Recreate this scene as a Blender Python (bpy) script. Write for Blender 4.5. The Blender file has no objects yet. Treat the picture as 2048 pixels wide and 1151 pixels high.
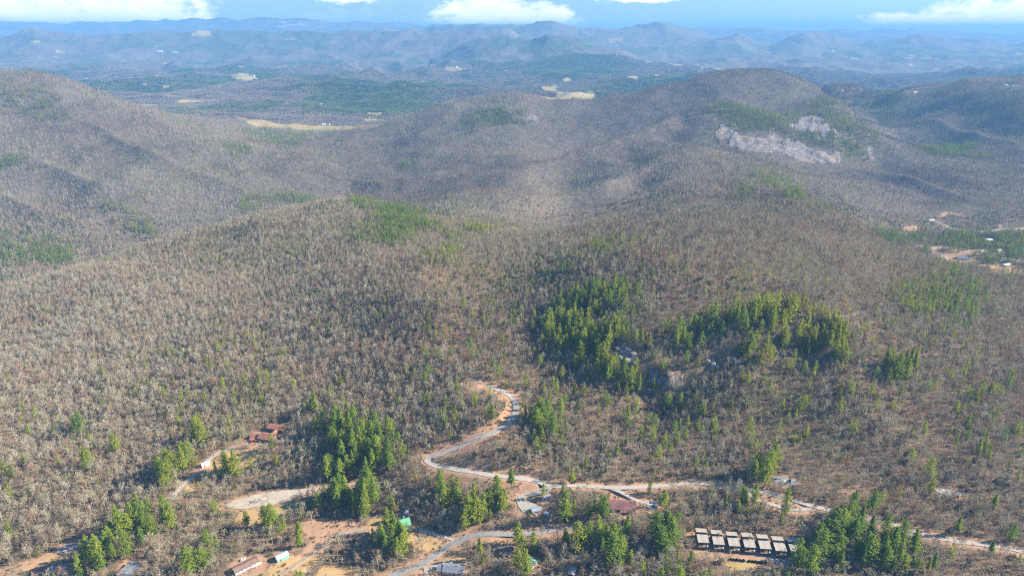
import bpy, bmesh, math, random
import numpy as np
from mathutils import Vector, Matrix
random.seed(7); rng = np.random.default_rng(11)

# ------------------------------------------------------------------ camera, world, sun, exposure
SC = bpy.context.scene
CAM_H = 400.0
FPX = 1365.0                       # focal length in pixels of the 2048 px wide photograph
PITCH = math.atan((575.5-58.0)/FPX)
cp_, sp_ = math.cos(PITCH), math.sin(PITCH)
cam_data = bpy.data.cameras.new('camera'); cam = bpy.data.objects.new('camera', cam_data)
SC.collection.objects.link(cam); SC.camera = cam
cam.location = (0, 0, CAM_H); cam.rotation_euler = (math.pi/2-PITCH, 0, 0)
cam_data.sensor_width = 36.0; cam_data.lens = 36.0*FPX/2048.0
cam_data.clip_start = 1.0; cam_data.clip_end = 200000.0

SUN_EL, SUN_AZ = math.radians(30), math.radians(84)    # azimuth measured from the view direction towards the right
sun_dir = Vector((math.sin(SUN_AZ)*math.cos(SUN_EL), math.cos(SUN_AZ)*math.cos(SUN_EL), math.sin(SUN_EL)))
sd = bpy.data.lights.new('sun', 'SUN'); sd.energy = 5.0; sd.angle = math.radians(0.55); sd.color = (1.0, 0.91, 0.76)
so = bpy.data.objects.new('sun', sd); SC.collection.objects.link(so)
so.rotation_euler = sun_dir.to_track_quat('Z', 'Y').to_euler()

W = bpy.data.worlds.new("World"); SC.world = W; W.use_nodes = True
def nd(nt, typ, **kw):
    n = nt.nodes.new(typ)
    for k, v in kw.items():
        if k.startswith('i_'):
            key = k[2:]
            n.inputs[int(key) if key.isdigit() else key.replace('_', ' ')].default_value = v
        else: setattr(n, k, v)
    return n
def mth(nt, op, a, b=None, c=None, clamp=False):
    n = nt.nodes.new('ShaderNodeMath'); n.operation = op; n.use_clamp = clamp
    for i, q in enumerate((a, b, c)):
        if q is None: continue
        if isinstance(q, (int, float)): n.inputs[i].default_value = q
        else: nt.links.new(q, n.inputs[i])
    return n.outputs[0]
def mixc(nt, fac, a, b, blend='MIX'):
    n = nt.nodes.new('ShaderNodeMix'); n.data_type = 'RGBA'; n.blend_type = blend; n.clamp_factor = True
    for key, q in ((0, fac), (6, a), (7, b)):
        if isinstance(q, (int, float)): n.inputs[key].default_value = q
        elif isinstance(q, tuple): n.inputs[key].default_value = (*q, 1.0) if len(q) == 3 else q
        else: nt.links.new(q, n.inputs[key])
    return n.outputs[2]
def build_world():
    nt = W.node_tree; nt.nodes.clear(); L = nt.links
    sky = nd(nt, 'ShaderNodeTexSky', sky_type='NISHITA', sun_disc=False, sun_elevation=SUN_EL, sun_rotation=SUN_AZ,
             altitude=1400.0, air_density=1.0, dust_density=0.3, ozone_density=1.6)
    hs = nd(nt, 'ShaderNodeHueSaturation', i_Saturation=SKY_SAT, i_Value=SKY_VAL, i_Hue=0.495); L.new(sky.outputs[0], hs.inputs['Color'])
    tc = nd(nt, 'ShaderNodeTexCoord'); sep = nd(nt, 'ShaderNodeSeparateXYZ'); L.new(tc.outputs['Generated'], sep.inputs[0])
    x, y, z = sep.outputs
    # clouds: directions on the sky sphere, azimuth and elevation in degrees
    az = mth(nt, 'MULTIPLY', mth(nt, 'ARCTAN2', x, y), 57.2958)
    el = mth(nt, 'MULTIPLY', mth(nt, 'ARCSINE', z), 57.2958)
    cx = nd(nt, 'ShaderNodeCombineXYZ'); L.new(az, cx.inputs[0]); L.new(mth(nt, 'MULTIPLY', el, 2.2), cx.inputs[1])
    n1 = nd(nt, 'ShaderNodeTexNoise', i_Scale=0.55, i_Detail=9.0, i_Roughness=0.62, i_Distortion=0.35); L.new(cx.outputs[0], n1.inputs['Vector'])
    n2 = nd(nt, 'ShaderNodeTexNoise', i_Scale=0.16, i_Detail=5.0, i_Roughness=0.55); L.new(cx.outputs[0], n2.inputs['Vector'])
    body = None
    for (a0, e0, ra, re) in CLOUDS:
        da = mth(nt, 'DIVIDE', mth(nt, 'SUBTRACT', az, a0), ra); de = mth(nt, 'DIVIDE', mth(nt, 'SUBTRACT', el, e0), re)
        d = mth(nt, 'SUBTRACT', 1.0, mth(nt, 'SQRT', mth(nt, 'ADD', mth(nt, 'MULTIPLY', da, da), mth(nt, 'MULTIPLY', de, de))))
        body = d if body is None else mth(nt, 'MAXIMUM', body, d)
    body = mth(nt, 'MAXIMUM', body, -0.6)
    v = mth(nt, 'ADD', mth(nt, 'MULTIPLY', body, 0.9), mth(nt, 'MULTIPLY', mth(nt, 'SUBTRACT', n1.outputs[0], 0.5), 1.3))
    dens = mth(nt, 'MULTIPLY', mth(nt, 'ADD', v, 0.02), 3.2, clamp=True)
    wisp = mth(nt, 'MULTIPLY', mth(nt, 'SUBTRACT', n2.outputs[0], 0.56), 1.6, clamp=True)
    dens = mth(nt, 'MAXIMUM', dens, wisp)
    ccol = mixc(nt, mth(nt, 'MULTIPLY', mth(nt, 'SUBTRACT', n1.outputs[0], 0.3), 1.8, clamp=True), (0.80*CLOUD_V, 0.88*CLOUD_V, 0.99*CLOUD_V), (1.15*CLOUD_V, 1.12*CLOUD_V, 1.08*CLOUD_V))
    low = mth(nt, 'SUBTRACT', 1.0, mth(nt, 'DIVIDE', mth(nt, 'ABSOLUTE', el), 22.0), clamp=True)
    hz = mixc(nt, 1.0, hs.outputs[0], mixc(nt, mth(nt, 'MULTIPLY', low, low), (1, 1, 1), SKY_TINT), 'MULTIPLY')
    hz = mixc(nt, mth(nt, 'MULTIPLY', mth(nt, 'SUBTRACT', 1.0, mth(nt, 'DIVIDE', el, 1.6), clamp=True), .45), hz, (2.0, 3.5, 5.6))
    col = mixc(nt, dens, hz, ccol)
    bg = nd(nt, 'ShaderNodeBackground', i_Strength=SKY_STR); L.new(col, bg.inputs[0])
    out = nd(nt, 'ShaderNodeOutputWorld'); L.new(bg.outputs[0], out.inputs[0])
SKY_TINT = (0.26, 0.46, 0.72)
SKY_SAT, SKY_VAL, SKY_STR, CLOUD_V = 1.25, 0.85, 0.10, 6.2
CLOUDS = [(-34, 0.4, 8.8, 2.0), (-27.5, 0.6, 6.0, 2.2), (-23.5, 0.2, 2.6, 0.9), (-1.8, 0.8, 4.8, 1.9), (1.8, 0.6, 3.8, 1.4), (36, 0.6, 7.5, 1.8), (29.5, 0.2, 5.0, 1.1), (9.5, 2.3, 3.5, .5), (-12.5, 2.4, 3, .7)]
build_world()
vs = SC.view_settings; vs.view_transform = 'Standard'; vs.look = 'None'; vs.exposure = 1.27; vs.gamma = 1.0; vs.use_curve_mapping = False
cy = SC.cycles; DENOISE = False; cy.pixel_filter_type = 'BLACKMAN_HARRIS'; cy.filter_width = 1.15
cy.max_bounces = 4; cy.diffuse_bounces = 2; cy.glossy_bounces = 1; cy.transmission_bounces = 2; cy.transparent_max_bounces = 4
cy.volume_bounces = 0; cy.use_denoising = DENOISE; cy.use_adaptive_sampling = False
cy.caustics_reflective = False; cy.caustics_refractive = False

# ------------------------------------------------------------------ pixel <-> ground
def slope(v):
    yv = (575.5-v)/FPX
    return (-sp_+yv*cp_)/(cp_+yv*sp_)
def kx(u, v):                      # x / Y of the viewing ray through photo pixel (u, v)
    yv = (575.5-v)/FPX
    return (u-1024.0)/FPX/(cp_+yv*sp_)
def project(x, y, z):
    dz = z-CAM_H
    fwd = y*cp_-dz*sp_; up = y*sp_+dz*cp_
    return 1024+FPX*x/fwd, 575.5-FPX*up/fwd

# ------------------------------------------------------------------ noise
def _h(ix, iy, s):
    n = (ix.astype(np.int64)*374761393 + iy.astype(np.int64)*668265263 + s*1442695041) & 0xffffffff
    n = ((n ^ (n >> 13))*1274126177) & 0xffffffff
    return ((n ^ (n >> 16)) & 0xffff)/65535.0
def vnoise(x, y, s=0):
    ix = np.floor(x); iy = np.floor(y); fx = x-ix; fy = y-iy
    fx = fx*fx*fx*(fx*(fx*6-15)+10); fy = fy*fy*fy*(fy*(fy*6-15)+10)
    a = _h(ix, iy, s); b = _h(ix+1, iy, s); c = _h(ix, iy+1, s); d = _h(ix+1, iy+1, s)
    return (a+(b-a)*fx)*(1-fy)+(c+(d-c)*fx)*fy
def fbm(x, y, wl, octs, s=0, gain=0.5):
    r = 0; amp = 1; tot = 0
    for k in range(octs):
        c, sn = math.cos(k*1.1), math.sin(k*1.1)
        r = r+amp*(vnoise((c*x-sn*y)/wl, (sn*x+c*y)/wl, s+k)-0.5)*2; tot += amp; amp *= gain; wl /= 2.03
    return r/tot
def ridged(x, y, wl, octs, s=0):
    r = 0; amp = 1; tot = 0
    for k in range(octs):
        c, sn = math.cos(k*0.9+0.4), math.sin(k*0.9+0.4)
        r = r+amp*(1-np.abs(vnoise((c*x-sn*y)/wl, (sn*x+c*y)/wl, s+k)*2-1)*2); tot += amp; amp *= 0.5; wl /= 2.05
    return r/tot
def sstep(a, b, x):
    t = np.clip((x-a)/(b-a), 0, 1); return t*t*(3-2*t)

# ------------------------------------------------------------------ terrain: heights from surveyed points (u, v, distance)
near_pts = []                      # (u, v, height)
for v, row in [(1290, [(-250, 3), (300, 0), (1024, 0), (1700, 4), (2300, 0)]),
               (1151, [(-250, 6), (0, 5), (500, 0), (1024, 1), (1500, 6), (2048, 0), (2300, 0)]),
               (1000, [(-250, 12), (0, 10), (500, 8), (850, 9), (1150, 12), (1500, 10), (2048, 5), (2300, 2)]),
               (870, [(-250, 10), (0, 10), (300, 14), (540, 20), (760, 25), (1000, 34), (1250, 24), (1500, 22), (2048, 16), (2300, 10)]),
               (770, [(-250, 4), (0, 8), (300, 18), (500, 27), (750, 40), (960, 50), (1150, 42), (1310, 40), (1550, 48), (2048, 30), (2300, 20)]),
               (690, [(-250, -4), (0, 4), (400, 30), (700, 47), (900, 63), (1080, 58), (1250, 72), (1500, 78), (1700, 68), (2048, 38), (2300, 30)]),
               (600, [(0, -4), (300, 28), (600, 50), (880, 82), (1010, 66), (1200, 90), (1500, 98), (1800, 78), (2048, 45)]),
               (520, [(300, 20), (500, 40), (700, 62), (880, 88), (1000, 76), (1200, 104), (1450, 106), (1650, 92), (1800, 70)])]:
    for u, z in row: near_pts.append((u, v, z))
far_pts = [ # (u, v, Y)
  # crest of the near spur
  (-250, 640, 930), (0, 580, 1090), (150, 540, 1140), (300, 492, 1230), (450, 450, 1330), (560, 425, 1380), (660, 403, 1430), (760, 408, 1400), (850, 430, 1330), (930, 462, 1210),
  (1030, 470, 1180), (1110, 463, 1160), (1190, 447, 1180), (1280, 444, 1200), (1340, 440, 1220),
  # pale slopes beyond it
  (860, 405, 1650), (960, 420, 1560), (1050, 430, 1480), (1150, 428, 1400), (900, 395, 1760), (1040, 400, 1640),
  # hidden hollow behind the spur and the visible foot of the left mountain
  (300, 490, 1500), (150, 535, 1330), (450, 445, 1620), (560, 418, 1720), (660, 398, 1850), (760, 397, 1850), (0, 578, 1250), (-250, 630, 1050),
  # left mountain
  (0, 500, 1450), (150, 450, 1620), (300, 420, 1730), (0, 400, 1750), (150, 350, 1930), (300, 320, 2080), (420, 350, 2000), (500, 380, 1900),
  (0, 300, 2080), (150, 260, 2300), (0, 220, 2420), (-250, 300, 2000), (-250, 170, 2600), (-250, 450, 1500),
  (-100, 142, 2760), (0, 148, 2800), (100, 157, 2820), (200, 185, 2800), (300, 222, 2740), (380, 250, 2680), (470, 282, 2600),
  (560, 320, 2330), (630, 330, 2250), (560, 288, 2800), (640, 275, 3100), (580, 249, 3650), (700, 254, 3600), (640, 360, 2050),
  # centre hill
  (640, 305, 2620), (720, 265, 2950), (780, 243, 3020), (830, 228, 3080), (900, 212, 3150), (1000, 190, 3220), (1080, 193, 3260), (1170, 206, 3350),
  (720, 330, 2260), (800, 380, 1960), (850, 300, 2500), (950, 250, 2820), (950, 340, 2180), (1050, 300, 2500), (900, 370, 1980), (1150, 250, 2900),
  # high ridge and summit
  (1230, 197, 3420), (1280, 190, 3480), (1350, 172, 3550), (1420, 152, 3600), (1480, 144, 3640), (1540, 147, 3600), (1600, 156, 3520), (1640, 172, 3350), (1680, 198, 3050), (1708, 225, 2850),
  (1300, 225, 3000), (1400, 195, 3120), (1500, 200, 3050), (1600, 200, 3050),
  (1500, 225, 2820), (1600, 245, 2650), (1650, 215, 2850),
  # knob with the cliff and its ridge to the left
  (1430, 211, 2720), (1390, 215, 2680), (1330, 235, 2600), (1256, 267, 2480), (1190, 290, 2360), (1110, 313, 2240), (1050, 330, 2150),
  (1256, 262, 2800), (1190, 282, 2650), (1110, 303, 2450),
  (1430, 275, 2430), (1500, 300, 2330), (1600, 320, 2280), (1690, 328, 2280), (1745, 322, 2330), (1732, 262, 2560), (1700, 205, 3750), (1735, 225, 3600), (1765, 262, 3250), (1785, 310, 2850),
  # folds running down to the left
  (1300, 330, 1960), (1215, 351, 1840), (1117, 368, 1780), (1050, 385, 1720), (1250, 312, 2080), (1330, 290, 2180),
  (1215, 345, 2000), (1117, 360, 1960), (1240, 385, 1640), (1140, 400, 1590), (1220, 420, 1440), (1300, 400, 1520),
  # spine
  (1430, 320, 1980), (1410, 350, 1800), (1390, 400, 1480), (1500, 400, 1480), (1500, 350, 1800),
  # right flank and basin
  (1600, 382, 1520), (1700, 440, 1290), (1780, 490, 1130), (1900, 534, 1040), (2048, 550, 1010), (2300, 565, 960),
  (1620, 362, 1880), (1720, 415, 1700), (1800, 462, 1480), (1900, 515, 1260), (2048, 530, 1200), (2300, 540, 1150), (1860, 445, 1620), (2000, 470, 1480), (1930, 480, 1430),
  (1750, 400, 1800), (1900, 400, 1850), (2048, 400, 1800), (2300, 400, 1700), (1550, 335, 2120), (1800, 340, 2200), (1700, 352, 2130),
  (1900, 300, 2600), (1850, 250, 3050), (2048, 300, 2450), (2048, 210, 2950), (2300, 300, 2250),
  # far right ridge
  (1690, 170, 4000), (1750, 186, 4000), (1800, 190, 3650), (1850, 179, 3600), (1920, 163, 3580), (1990, 157, 3560), (2048, 153, 3550), (2200, 140, 3500), (2400, 150, 3400),
]
P = []
for (u, v, z) in near_pts:
    Y = (z-CAM_H)/slope(v); P.append((kx(u, v), math.log(Y), z))
for (u, v, Y) in far_pts:
    P.append((kx(u, v), math.log(Y), CAM_H+slope(v)*Y))
for a in np.linspace(-1.1, 1.1, 12):               # country beyond the ridges
    for Yf, zf in ((4300, -75), (5200, -70), (7000, -40), (12000, 10), (30000, 60)):
        if Yf == 4300 and a < -0.5: pass
        P.append((a, math.log(Yf), zf))
P = np.array(P)
def tps(d2): return 0.5*d2*np.log(d2+1e-12)
n_ = len(P)
K = tps(((P[:, None, :2]-P[None, :, :2])**2).sum(2)) + np.eye(n_)*2e-5
Q = np.c_[np.ones(n_), P[:, :2]]
A_ = np.zeros((n_+3, n_+3)); A_[:n_, :n_] = K; A_[:n_, n_:] = Q; A_[n_:, :n_] = Q.T
sol = np.linalg.solve(A_, np.r_[P[:, 2], 0, 0, 0])
NA, NB = 1000, 1050
ga = np.linspace(-1.12, 1.12, NA)
gb = np.linspace(math.log(240), math.log(46000), NB)
# coarse evaluation of the smooth field, then bilinear refinement
ca = np.linspace(ga[0], ga[-1], 280); cb = np.linspace(gb[0], gb[-1], 420)
CA, CB = np.meshgrid(ca, cb); pts = np.c_[CA.ravel(), CB.ravel()]
Zc = np.empty(len(pts))
for i in range(0, len(pts), 8000):
    q = pts[i:i+8000]
    Zc[i:i+8000] = tps(((q[:, None, :]-P[None, :, :2])**2).sum(2))@sol[:n_] + sol[n_]+q@sol[n_+1:]
Zc = Zc.reshape(CA.shape)
def interp(gx, gy, Z, x, y):
    fx = np.clip((x-gx[0])/(gx[1]-gx[0]), 0, len(gx)-1.001); fy = np.clip((y-gy[0])/(gy[1]-gy[0]), 0, len(gy)-1.001)
    ix = fx.astype(int); iy = fy.astype(int); fx = fx-ix; fy = fy-iy
    return (Z[iy, ix]*(1-fx)+Z[iy, ix+1]*fx)*(1-fy)+(Z[iy+1, ix]*(1-fx)+Z[iy+1, ix+1]*fx)*fy
GA, GB = np.meshgrid(ga, gb)
GY = np.exp(GB); GX = GA*GY
GZ = interp(ca, cb, Zc, GA.ravel(), GB.ravel()).reshape(GA.shape)
# beyond 4.2 km the points are sparse: settle on a rolling lowland
zlow = -70+70*sstep(5000, 16000, GY)
tf = sstep(3900, 4700, GY); GZ = GZ*(1-tf)+zlow*tf
# relief noise
mid = sstep(1350, 2300, GY); farw = sstep(3700, 5200, GY)
GZ += (1-farw)*(16*mid*ridged(GX, GY, 520, 2, 4) + (4.5+3.5*mid)*ridged(GX, GY, 190+0*GX, 3, 5) + (2.4+2*mid)*fbm(GX, GY, 90, 3, 9) + 0.5*fbm(GX, GY, 22, 2, 14))
GZ += farw*((60+45*sstep(4500, 5500, GY))*ridged(GX*0.8, GY, 1000, 4, 21) + 45*fbm(GX, GY, 3200, 2, 31) + 26*ridged(GX, GY, 420, 3, 37))
# distant mountains: silhouettes surveyed as (u, v) at a distance
RIDGES = [
 (9000, 900, [(860, 110), (950, 82), (1040, 78), (1080, 66), (1130, 76), (1200, 92), (1300, 108)]),
 (11000, 1100, [(-300, 70), (0, 72), (60, 58), (110, 66), (200, 72), (300, 66), (400, 62), (560, 66), (700, 64), (860, 62), (930, 62), (1000, 60), (1020, 70), (1120, 84)]),
 (12500, 1100, [(1380, 100), (1420, 92), (1460, 82), (1495, 70), (1530, 86), (1555, 92), (1590, 74), (1620, 60), (1660, 74), (1720, 84), (1780, 80), (1850, 69), (1900, 78), (1960, 82), (2010, 90), (2048, 86), (2300, 78)]),
 (13500, 1300, [(700, 64), (760, 58), (800, 62), (880, 54), (940, 50), (1010, 50), (1060, 44), (1090, 46), (1140, 58), (1210, 56), (1290, 50), (1330, 44), (1370, 50), (1420, 66), (1480, 72)]),
 (20000, 2200, [(-300, 46), (200, 46), (380, 40), (500, 38), (600, 41), (700, 44), (840, 48), (1000, 52), (1300, 60), (1450, 58), (1600, 60), (1800, 60), (1880, 62), (1960, 70), (2300, 68)]),
]
for (Y0, Wd, pr) in RIDGES:
    A = np.array([kx(u, v) for u, v in pr]); Zs = np.array([CAM_H+slope(v)*Y0 for u, v in pr])
    X = GA+0.02*fbm(GX, GY, Y0*0.12, 2, 51)
    s = np.interp(X, A, Zs, left=-400, right=-400)
    edge = sstep(A[0]-0.02, A[0]+0.05, X)*(1-sstep(A[-1]-0.05, A[-1]+0.02, X))
    Yl = Y0*(1+0.03*np.sin(GA*9+Y0))
    s = s+Y0*0.0050*ridged(GX, GY, Y0*0.045, 4, 61)-Y0*0.0012
    prof = np.exp(-np.abs((GY-Yl)/Wd)**1.6)*edge
    prof = prof*(1-0.18*(1-prof)*(1+ridged(GX, GY*0.6, Wd*0.8, 3, 71)))
    low = GZ
    GZ = np.where(s > low, low+(s-low)*prof, low)
# crests that hide what lies behind them: (points, depth behind, width behind, depth in front, width in front)
SPURS = [
 ([(-250, 640, 930), (0, 580, 1090), (150, 540, 1140), (300, 492, 1230), (450, 450, 1330), (560, 425, 1380), (660, 403, 1430), (760, 408, 1400), (850, 430, 1330), (930, 462, 1210)], 38, 130, 0, 1),
 ([(930, 462, 1210), (1030, 470, 1180), (1110, 463, 1160), (1190, 447, 1180), (1280, 444, 1200), (1340, 440, 1220), (1390, 425, 1300)], 34, 110, 0, 1),
 ([(1020, 338, 2100), (1050, 330, 2150), (1110, 313, 2240), (1190, 290, 2360), (1256, 267, 2480), (1330, 235, 2600), (1390, 215, 2680), (1430, 211, 2720), (1470, 218, 2700)], 62, 150, 50, 180),
 ([(1000, 396, 1690), (1050, 385, 1720), (1117, 368, 1780), (1215, 351, 1840), (1300, 330, 1960), (1370, 312, 2080)], 42, 110, 34, 120),
 ([(1020, 424, 1510), (1080, 412, 1540), (1140, 400, 1590), (1240, 385, 1640), (1330, 368, 1720), (1380, 350, 1820)], 34, 80, 22, 80),
 ([(600, 338, 2210), (680, 352, 2120), (760, 362, 2060), (840, 356, 2090), (940, 340, 2180)], 26, 120, 12, 100),
 ([(1500, 398, 1490), (1600, 382, 1520), (1700, 440, 1290), (1780, 490, 1130), (1900, 534, 1040), (2048, 550, 1010), (2300, 565, 960)], 34, 120, 0, 1),
 ([(640, 305, 2620), (720, 265, 2950), (780, 243, 3020), (830, 228, 3080), (900, 212, 3150), (1000, 190, 3220), (1080, 193, 3260), (1170, 206, 3350), (1230, 197, 3420), (1280, 190, 3480)], 40, 200, 22, 220),
 ([(1300, 188, 3490), (1350, 172, 3550), (1420, 152, 3600), (1480, 144, 3640), (1540, 147, 3600), (1600, 156, 3520), (1640, 172, 3350), (1680, 198, 3050), (1708, 225, 2850), (1732, 262, 2560), (1748, 300, 2420)], 90, 200, 0, 1),
 ([(-250, 120, 2700), (0, 148, 2800), (100, 157, 2820), (200, 185, 2800), (300, 222, 2740), (380, 250, 2680), (470, 282, 2600)], 70, 220, 0, 1),
 ([(140, 245, 2400), (230, 270, 2250), (330, 300, 2120), (420, 335, 2000), (500, 375, 1900)], 18, 110, 18, 140),
 ([(0, 300, 2080), (90, 330, 1990), (200, 365, 1880), (320, 410, 1760)], 12, 100, 12, 120),
 ([(-100, 385, 1800), (20, 400, 1750), (120, 430, 1680), (230, 465, 1560)], 10, 90, 10, 100),
 ([(1850, 179, 3600), (1920, 163, 3580), (1990, 157, 3560), (2048, 153, 3550), (2200, 140, 3500)], 80, 200, 0, 1),
 ([(1640, 330, 2260), (1760, 345, 2150), (1850, 370, 2000), (1950, 405, 1830)], 22, 110, 14, 110),
 ([(1790, 235, 3350), (1880, 255, 3050), (1980, 285, 2700), (2090, 330, 2350)], 30, 150, 18, 150),
]
for (sp_pts, db, wb, df_, wf) in SPURS:
    A = np.array([kx(u, v) for u, v, Y in sp_pts]); B = np.array([Y for u, v, Y in sp_pts])
    db *= 1.4; df_ *= 1.3
    yc = np.interp(GA, A, B)+0.012*GY*fbm(GX, GY*0, 170, 3, 83); fw = min(.10, .45*(A[-1]-A[0])); wn = sstep(A[0]-.01, A[0]+fw, GA)*(1-sstep(A[-1]-fw, A[-1]+.01, GA)); wn = wn*(0.8+.5*fbm(GX, GY*0, 260, 2, 87)); t = GY-yc
    tb = np.clip(t/wb, 0, 30); GZ -= wn*db*np.where(t > 0, tb**1.3*np.exp(1.3*(1-tb)), 0)
    if df_: tf_ = np.clip(-t/wf, 0, 30); GZ -= wn*df_*np.where(t < 0, tf_**1.4*np.exp(1.4*(1-tf_)), 0)
# the rock step under the pines on the near hill
clA = [(1225, 742), (1290, 742), (1340, 752), (1400, 742), (1450, 728), (1520, 722), (1600, 700), (1680, 690)]
cla = np.array([kx(u, v) for u, v in clA]); clY = np.array([(56-CAM_H)/slope(v) for u, v in clA])
dY = GY-np.interp(GA, cla, clY); win = sstep(cla[0]-0.03, cla[0]+0.02, GA)*(1-sstep(cla[-1]-0.05, cla[-1]+0.03, GA))
GZ += win*(8*np.tanh(dY/4)*np.exp(-(dY/60)**2)*(1+.5*fbm(GX, GY*0, 25, 3, 93))*(1+.4*np.exp(-((GA-kx(1328, 755))/.035)**2)))

def ground(x, y):
    x = np.asarray(x, float); y = np.asarray(y, float)
    return interp(ga, gb, GZ, x/y, np.log(y))
def at(u, v, start=200.0, stop=45000.0):          # ground point seen at photo pixel (u, v)
    s, k = slope(v), kx(u, v)
    Y = np.exp(np.linspace(math.log(start), math.log(stop), 6000))
    d = CAM_H+s*Y-ground(k*Y, Y)
    i = int(np.argmax(d < 0)) if (d < 0).any() else len(Y)-1
    t = d[i-1]/(d[i-1]-d[i]) if i > 0 and d[i] != d[i-1] else 0
    y = Y[i-1]+(Y[i]-Y[i-1])*min(max(t, 0), 1)
    return Vector((k*y, y, float(ground(k*y, y))))

# ------------------------------------------------------------------ small mesh helpers
def tag(o, label=None, cat=None, group=None, kind=None):
    if label: o['label'] = label
    if cat: o['category'] = cat
    if group: o['group'] = group
    if kind: o['kind'] = kind
    return o
def link(o, parent=None):
    SC.collection.objects.link(o)
    if parent is not None: o.parent = parent
    return o
def mesh_from(name, verts, faces, mats=(), midx=None, smooth=False):
    me = bpy.data.meshes.new(name); me.from_pydata([tuple(v) for v in verts], [], faces)
    for m in mats: me.materials.append(m)
    if midx is not None: me.polygons.foreach_set('material_index', midx)
    if smooth: me.polygons.foreach_set('use_smooth', [True]*len(faces))
    me.update(); return me
def fast_mesh(name, V, F, mat=None, smooth=False):     # V (n,3) array, F (m,k) array
    me = bpy.data.meshes.new(name); V = np.ascontiguousarray(V, np.float32); F = np.ascontiguousarray(F, np.int32)
    me.vertices.add(len(V)); me.vertices.foreach_set('co', V.ravel())
    me.loops.add(F.size); me.loops.foreach_set('vertex_index', F.ravel())
    me.polygons.add(len(F)); me.polygons.foreach_set('loop_start', np.arange(0, F.size, F.shape[1], dtype=np.int32))
    me.polygons.foreach_set('loop_total', np.full(len(F), F.shape[1], np.int32))
    if smooth: me.polygons.foreach_set('use_smooth', np.ones(len(F), bool))
    me.update(calc_edges=True)
    if mat: me.materials.append(mat)
    return me
class MB:                                              # collects simple solids into one mesh
    def __init__(s): s.v = []; s.f = []
    def box(s, x0, x1, y0, y1, z0, z1, rot=0, org=(0, 0, 0)):
        n = len(s.v); c, sn = math.cos(rot), math.sin(rot)
        for z in (z0, z1):
            for x, y in ((x0, y0), (x1, y0), (x1, y1), (x0, y1)):
                s.v.append((org[0]+c*x-sn*y, org[1]+sn*x+c*y, org[2]+z))
        s.f += [(n, n+3, n+2, n+1), (n+4, n+5, n+6, n+7), (n, n+1, n+5, n+4), (n+1, n+2, n+6, n+5), (n+2, n+3, n+7, n+6), (n+3, n, n+4, n+7)]
        return s
    def poly(s, pts, faces):
        n = len(s.v); s.v += [tuple(p) for p in pts]; s.f += [tuple(n+i for i in f) for f in faces]; return s
    def slab(s, pts, t):                               # planar polygon given thickness t downwards
        k = len(pts); n = len(s.v)
        s.v += [tuple(p) for p in pts]+[(p[0], p[1], p[2]-t) for p in pts]
        s.f.append(tuple(range(n, n+k))); s.f.append(tuple(range(n+2*k-1, n+k-1, -1)))
        for i in range(k): j = (i+1) % k; s.f.append((n+i, n+k+i, n+k+j, n+j))
        return s
    def cyl(s, p0, p1, r0, r1, k=8):
        p0 = Vector(p0); p1 = Vector(p1); d = (p1-p0).normalized(); a = d.orthogonal().normalized(); b = d.cross(a); n = len(s.v)
        for p, r in ((p0, r0), (p1, r1)):
            for i in range(k):
                t = 2*math.pi*i/k; s.v.append(tuple(p+a*(r*math.cos(t))+b*(r*math.sin(t))))
        for i in range(k): j = (i+1) % k; s.f.append((n+i, n+j, n+k+j, n+k+i))
        s.f.append(tuple(range(n+k-1, n-1, -1))); s.f.append(tuple(range(n+k, n+2*k)))
        return s
    def build(s, name, mat, parent=None):
        return link(bpy.data.objects.new(name, mesh_from(name, s.v, s.f, [mat])), parent)
def empty(name, loc, rz=0):
    o = bpy.data.objects.new(name, None); o.location = loc; o.rotation_euler = (0, 0, rz); o.empty_display_size = 2
    return link(o)

# ------------------------------------------------------------------ materials
def new_mat(name):
    m = bpy.data.materials.new(name); m.use_nodes = True; nt = m.node_tree
    b = nt.nodes['Principled BSDF']; b.inputs['Specular IOR Level'].default_value = 0.25
    return m, nt, b
def mat_plain(name, col, rough=0.8, var=0.15, scale=1.5, metal=0.0, col2=None, bump=0.0, stretch=(1, 1, 1)):
    m, nt, b = new_mat(name); L = nt.links
    tc = nd(nt, 'ShaderNodeTexCoord'); mp = nd(nt, 'ShaderNodeMapping', i_Scale=stretch); L.new(tc.outputs['Object'], mp.inputs[0])
    n = nd(nt, 'ShaderNodeTexNoise', i_Scale=scale, i_Detail=5.0, i_Roughness=0.65); L.new(mp.outputs[0], n.inputs['Vector'])
    c2 = col2 or tuple(c*(1-2*var) for c in col); c1 = tuple(min(1, c*(1+var)) for c in col)
    f = mth(nt, 'MULTIPLY', mth(nt, 'SUBTRACT', n.outputs[0], 0.3), 2.4, clamp=True)
    L.new(mixc(nt, f, c2, c1), b.inputs['Base Color']); b.inputs['Roughness'].default_value = rough; b.inputs['Metallic'].default_value = metal
    if bump:
        bp = nd(nt, 'ShaderNodeBump', i_Strength=0.6, i_Distance=bump); L.new(n.outputs[0], bp.inputs['Height']); L.new(bp.outputs[0], b.inputs['Normal'])
    return m

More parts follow.
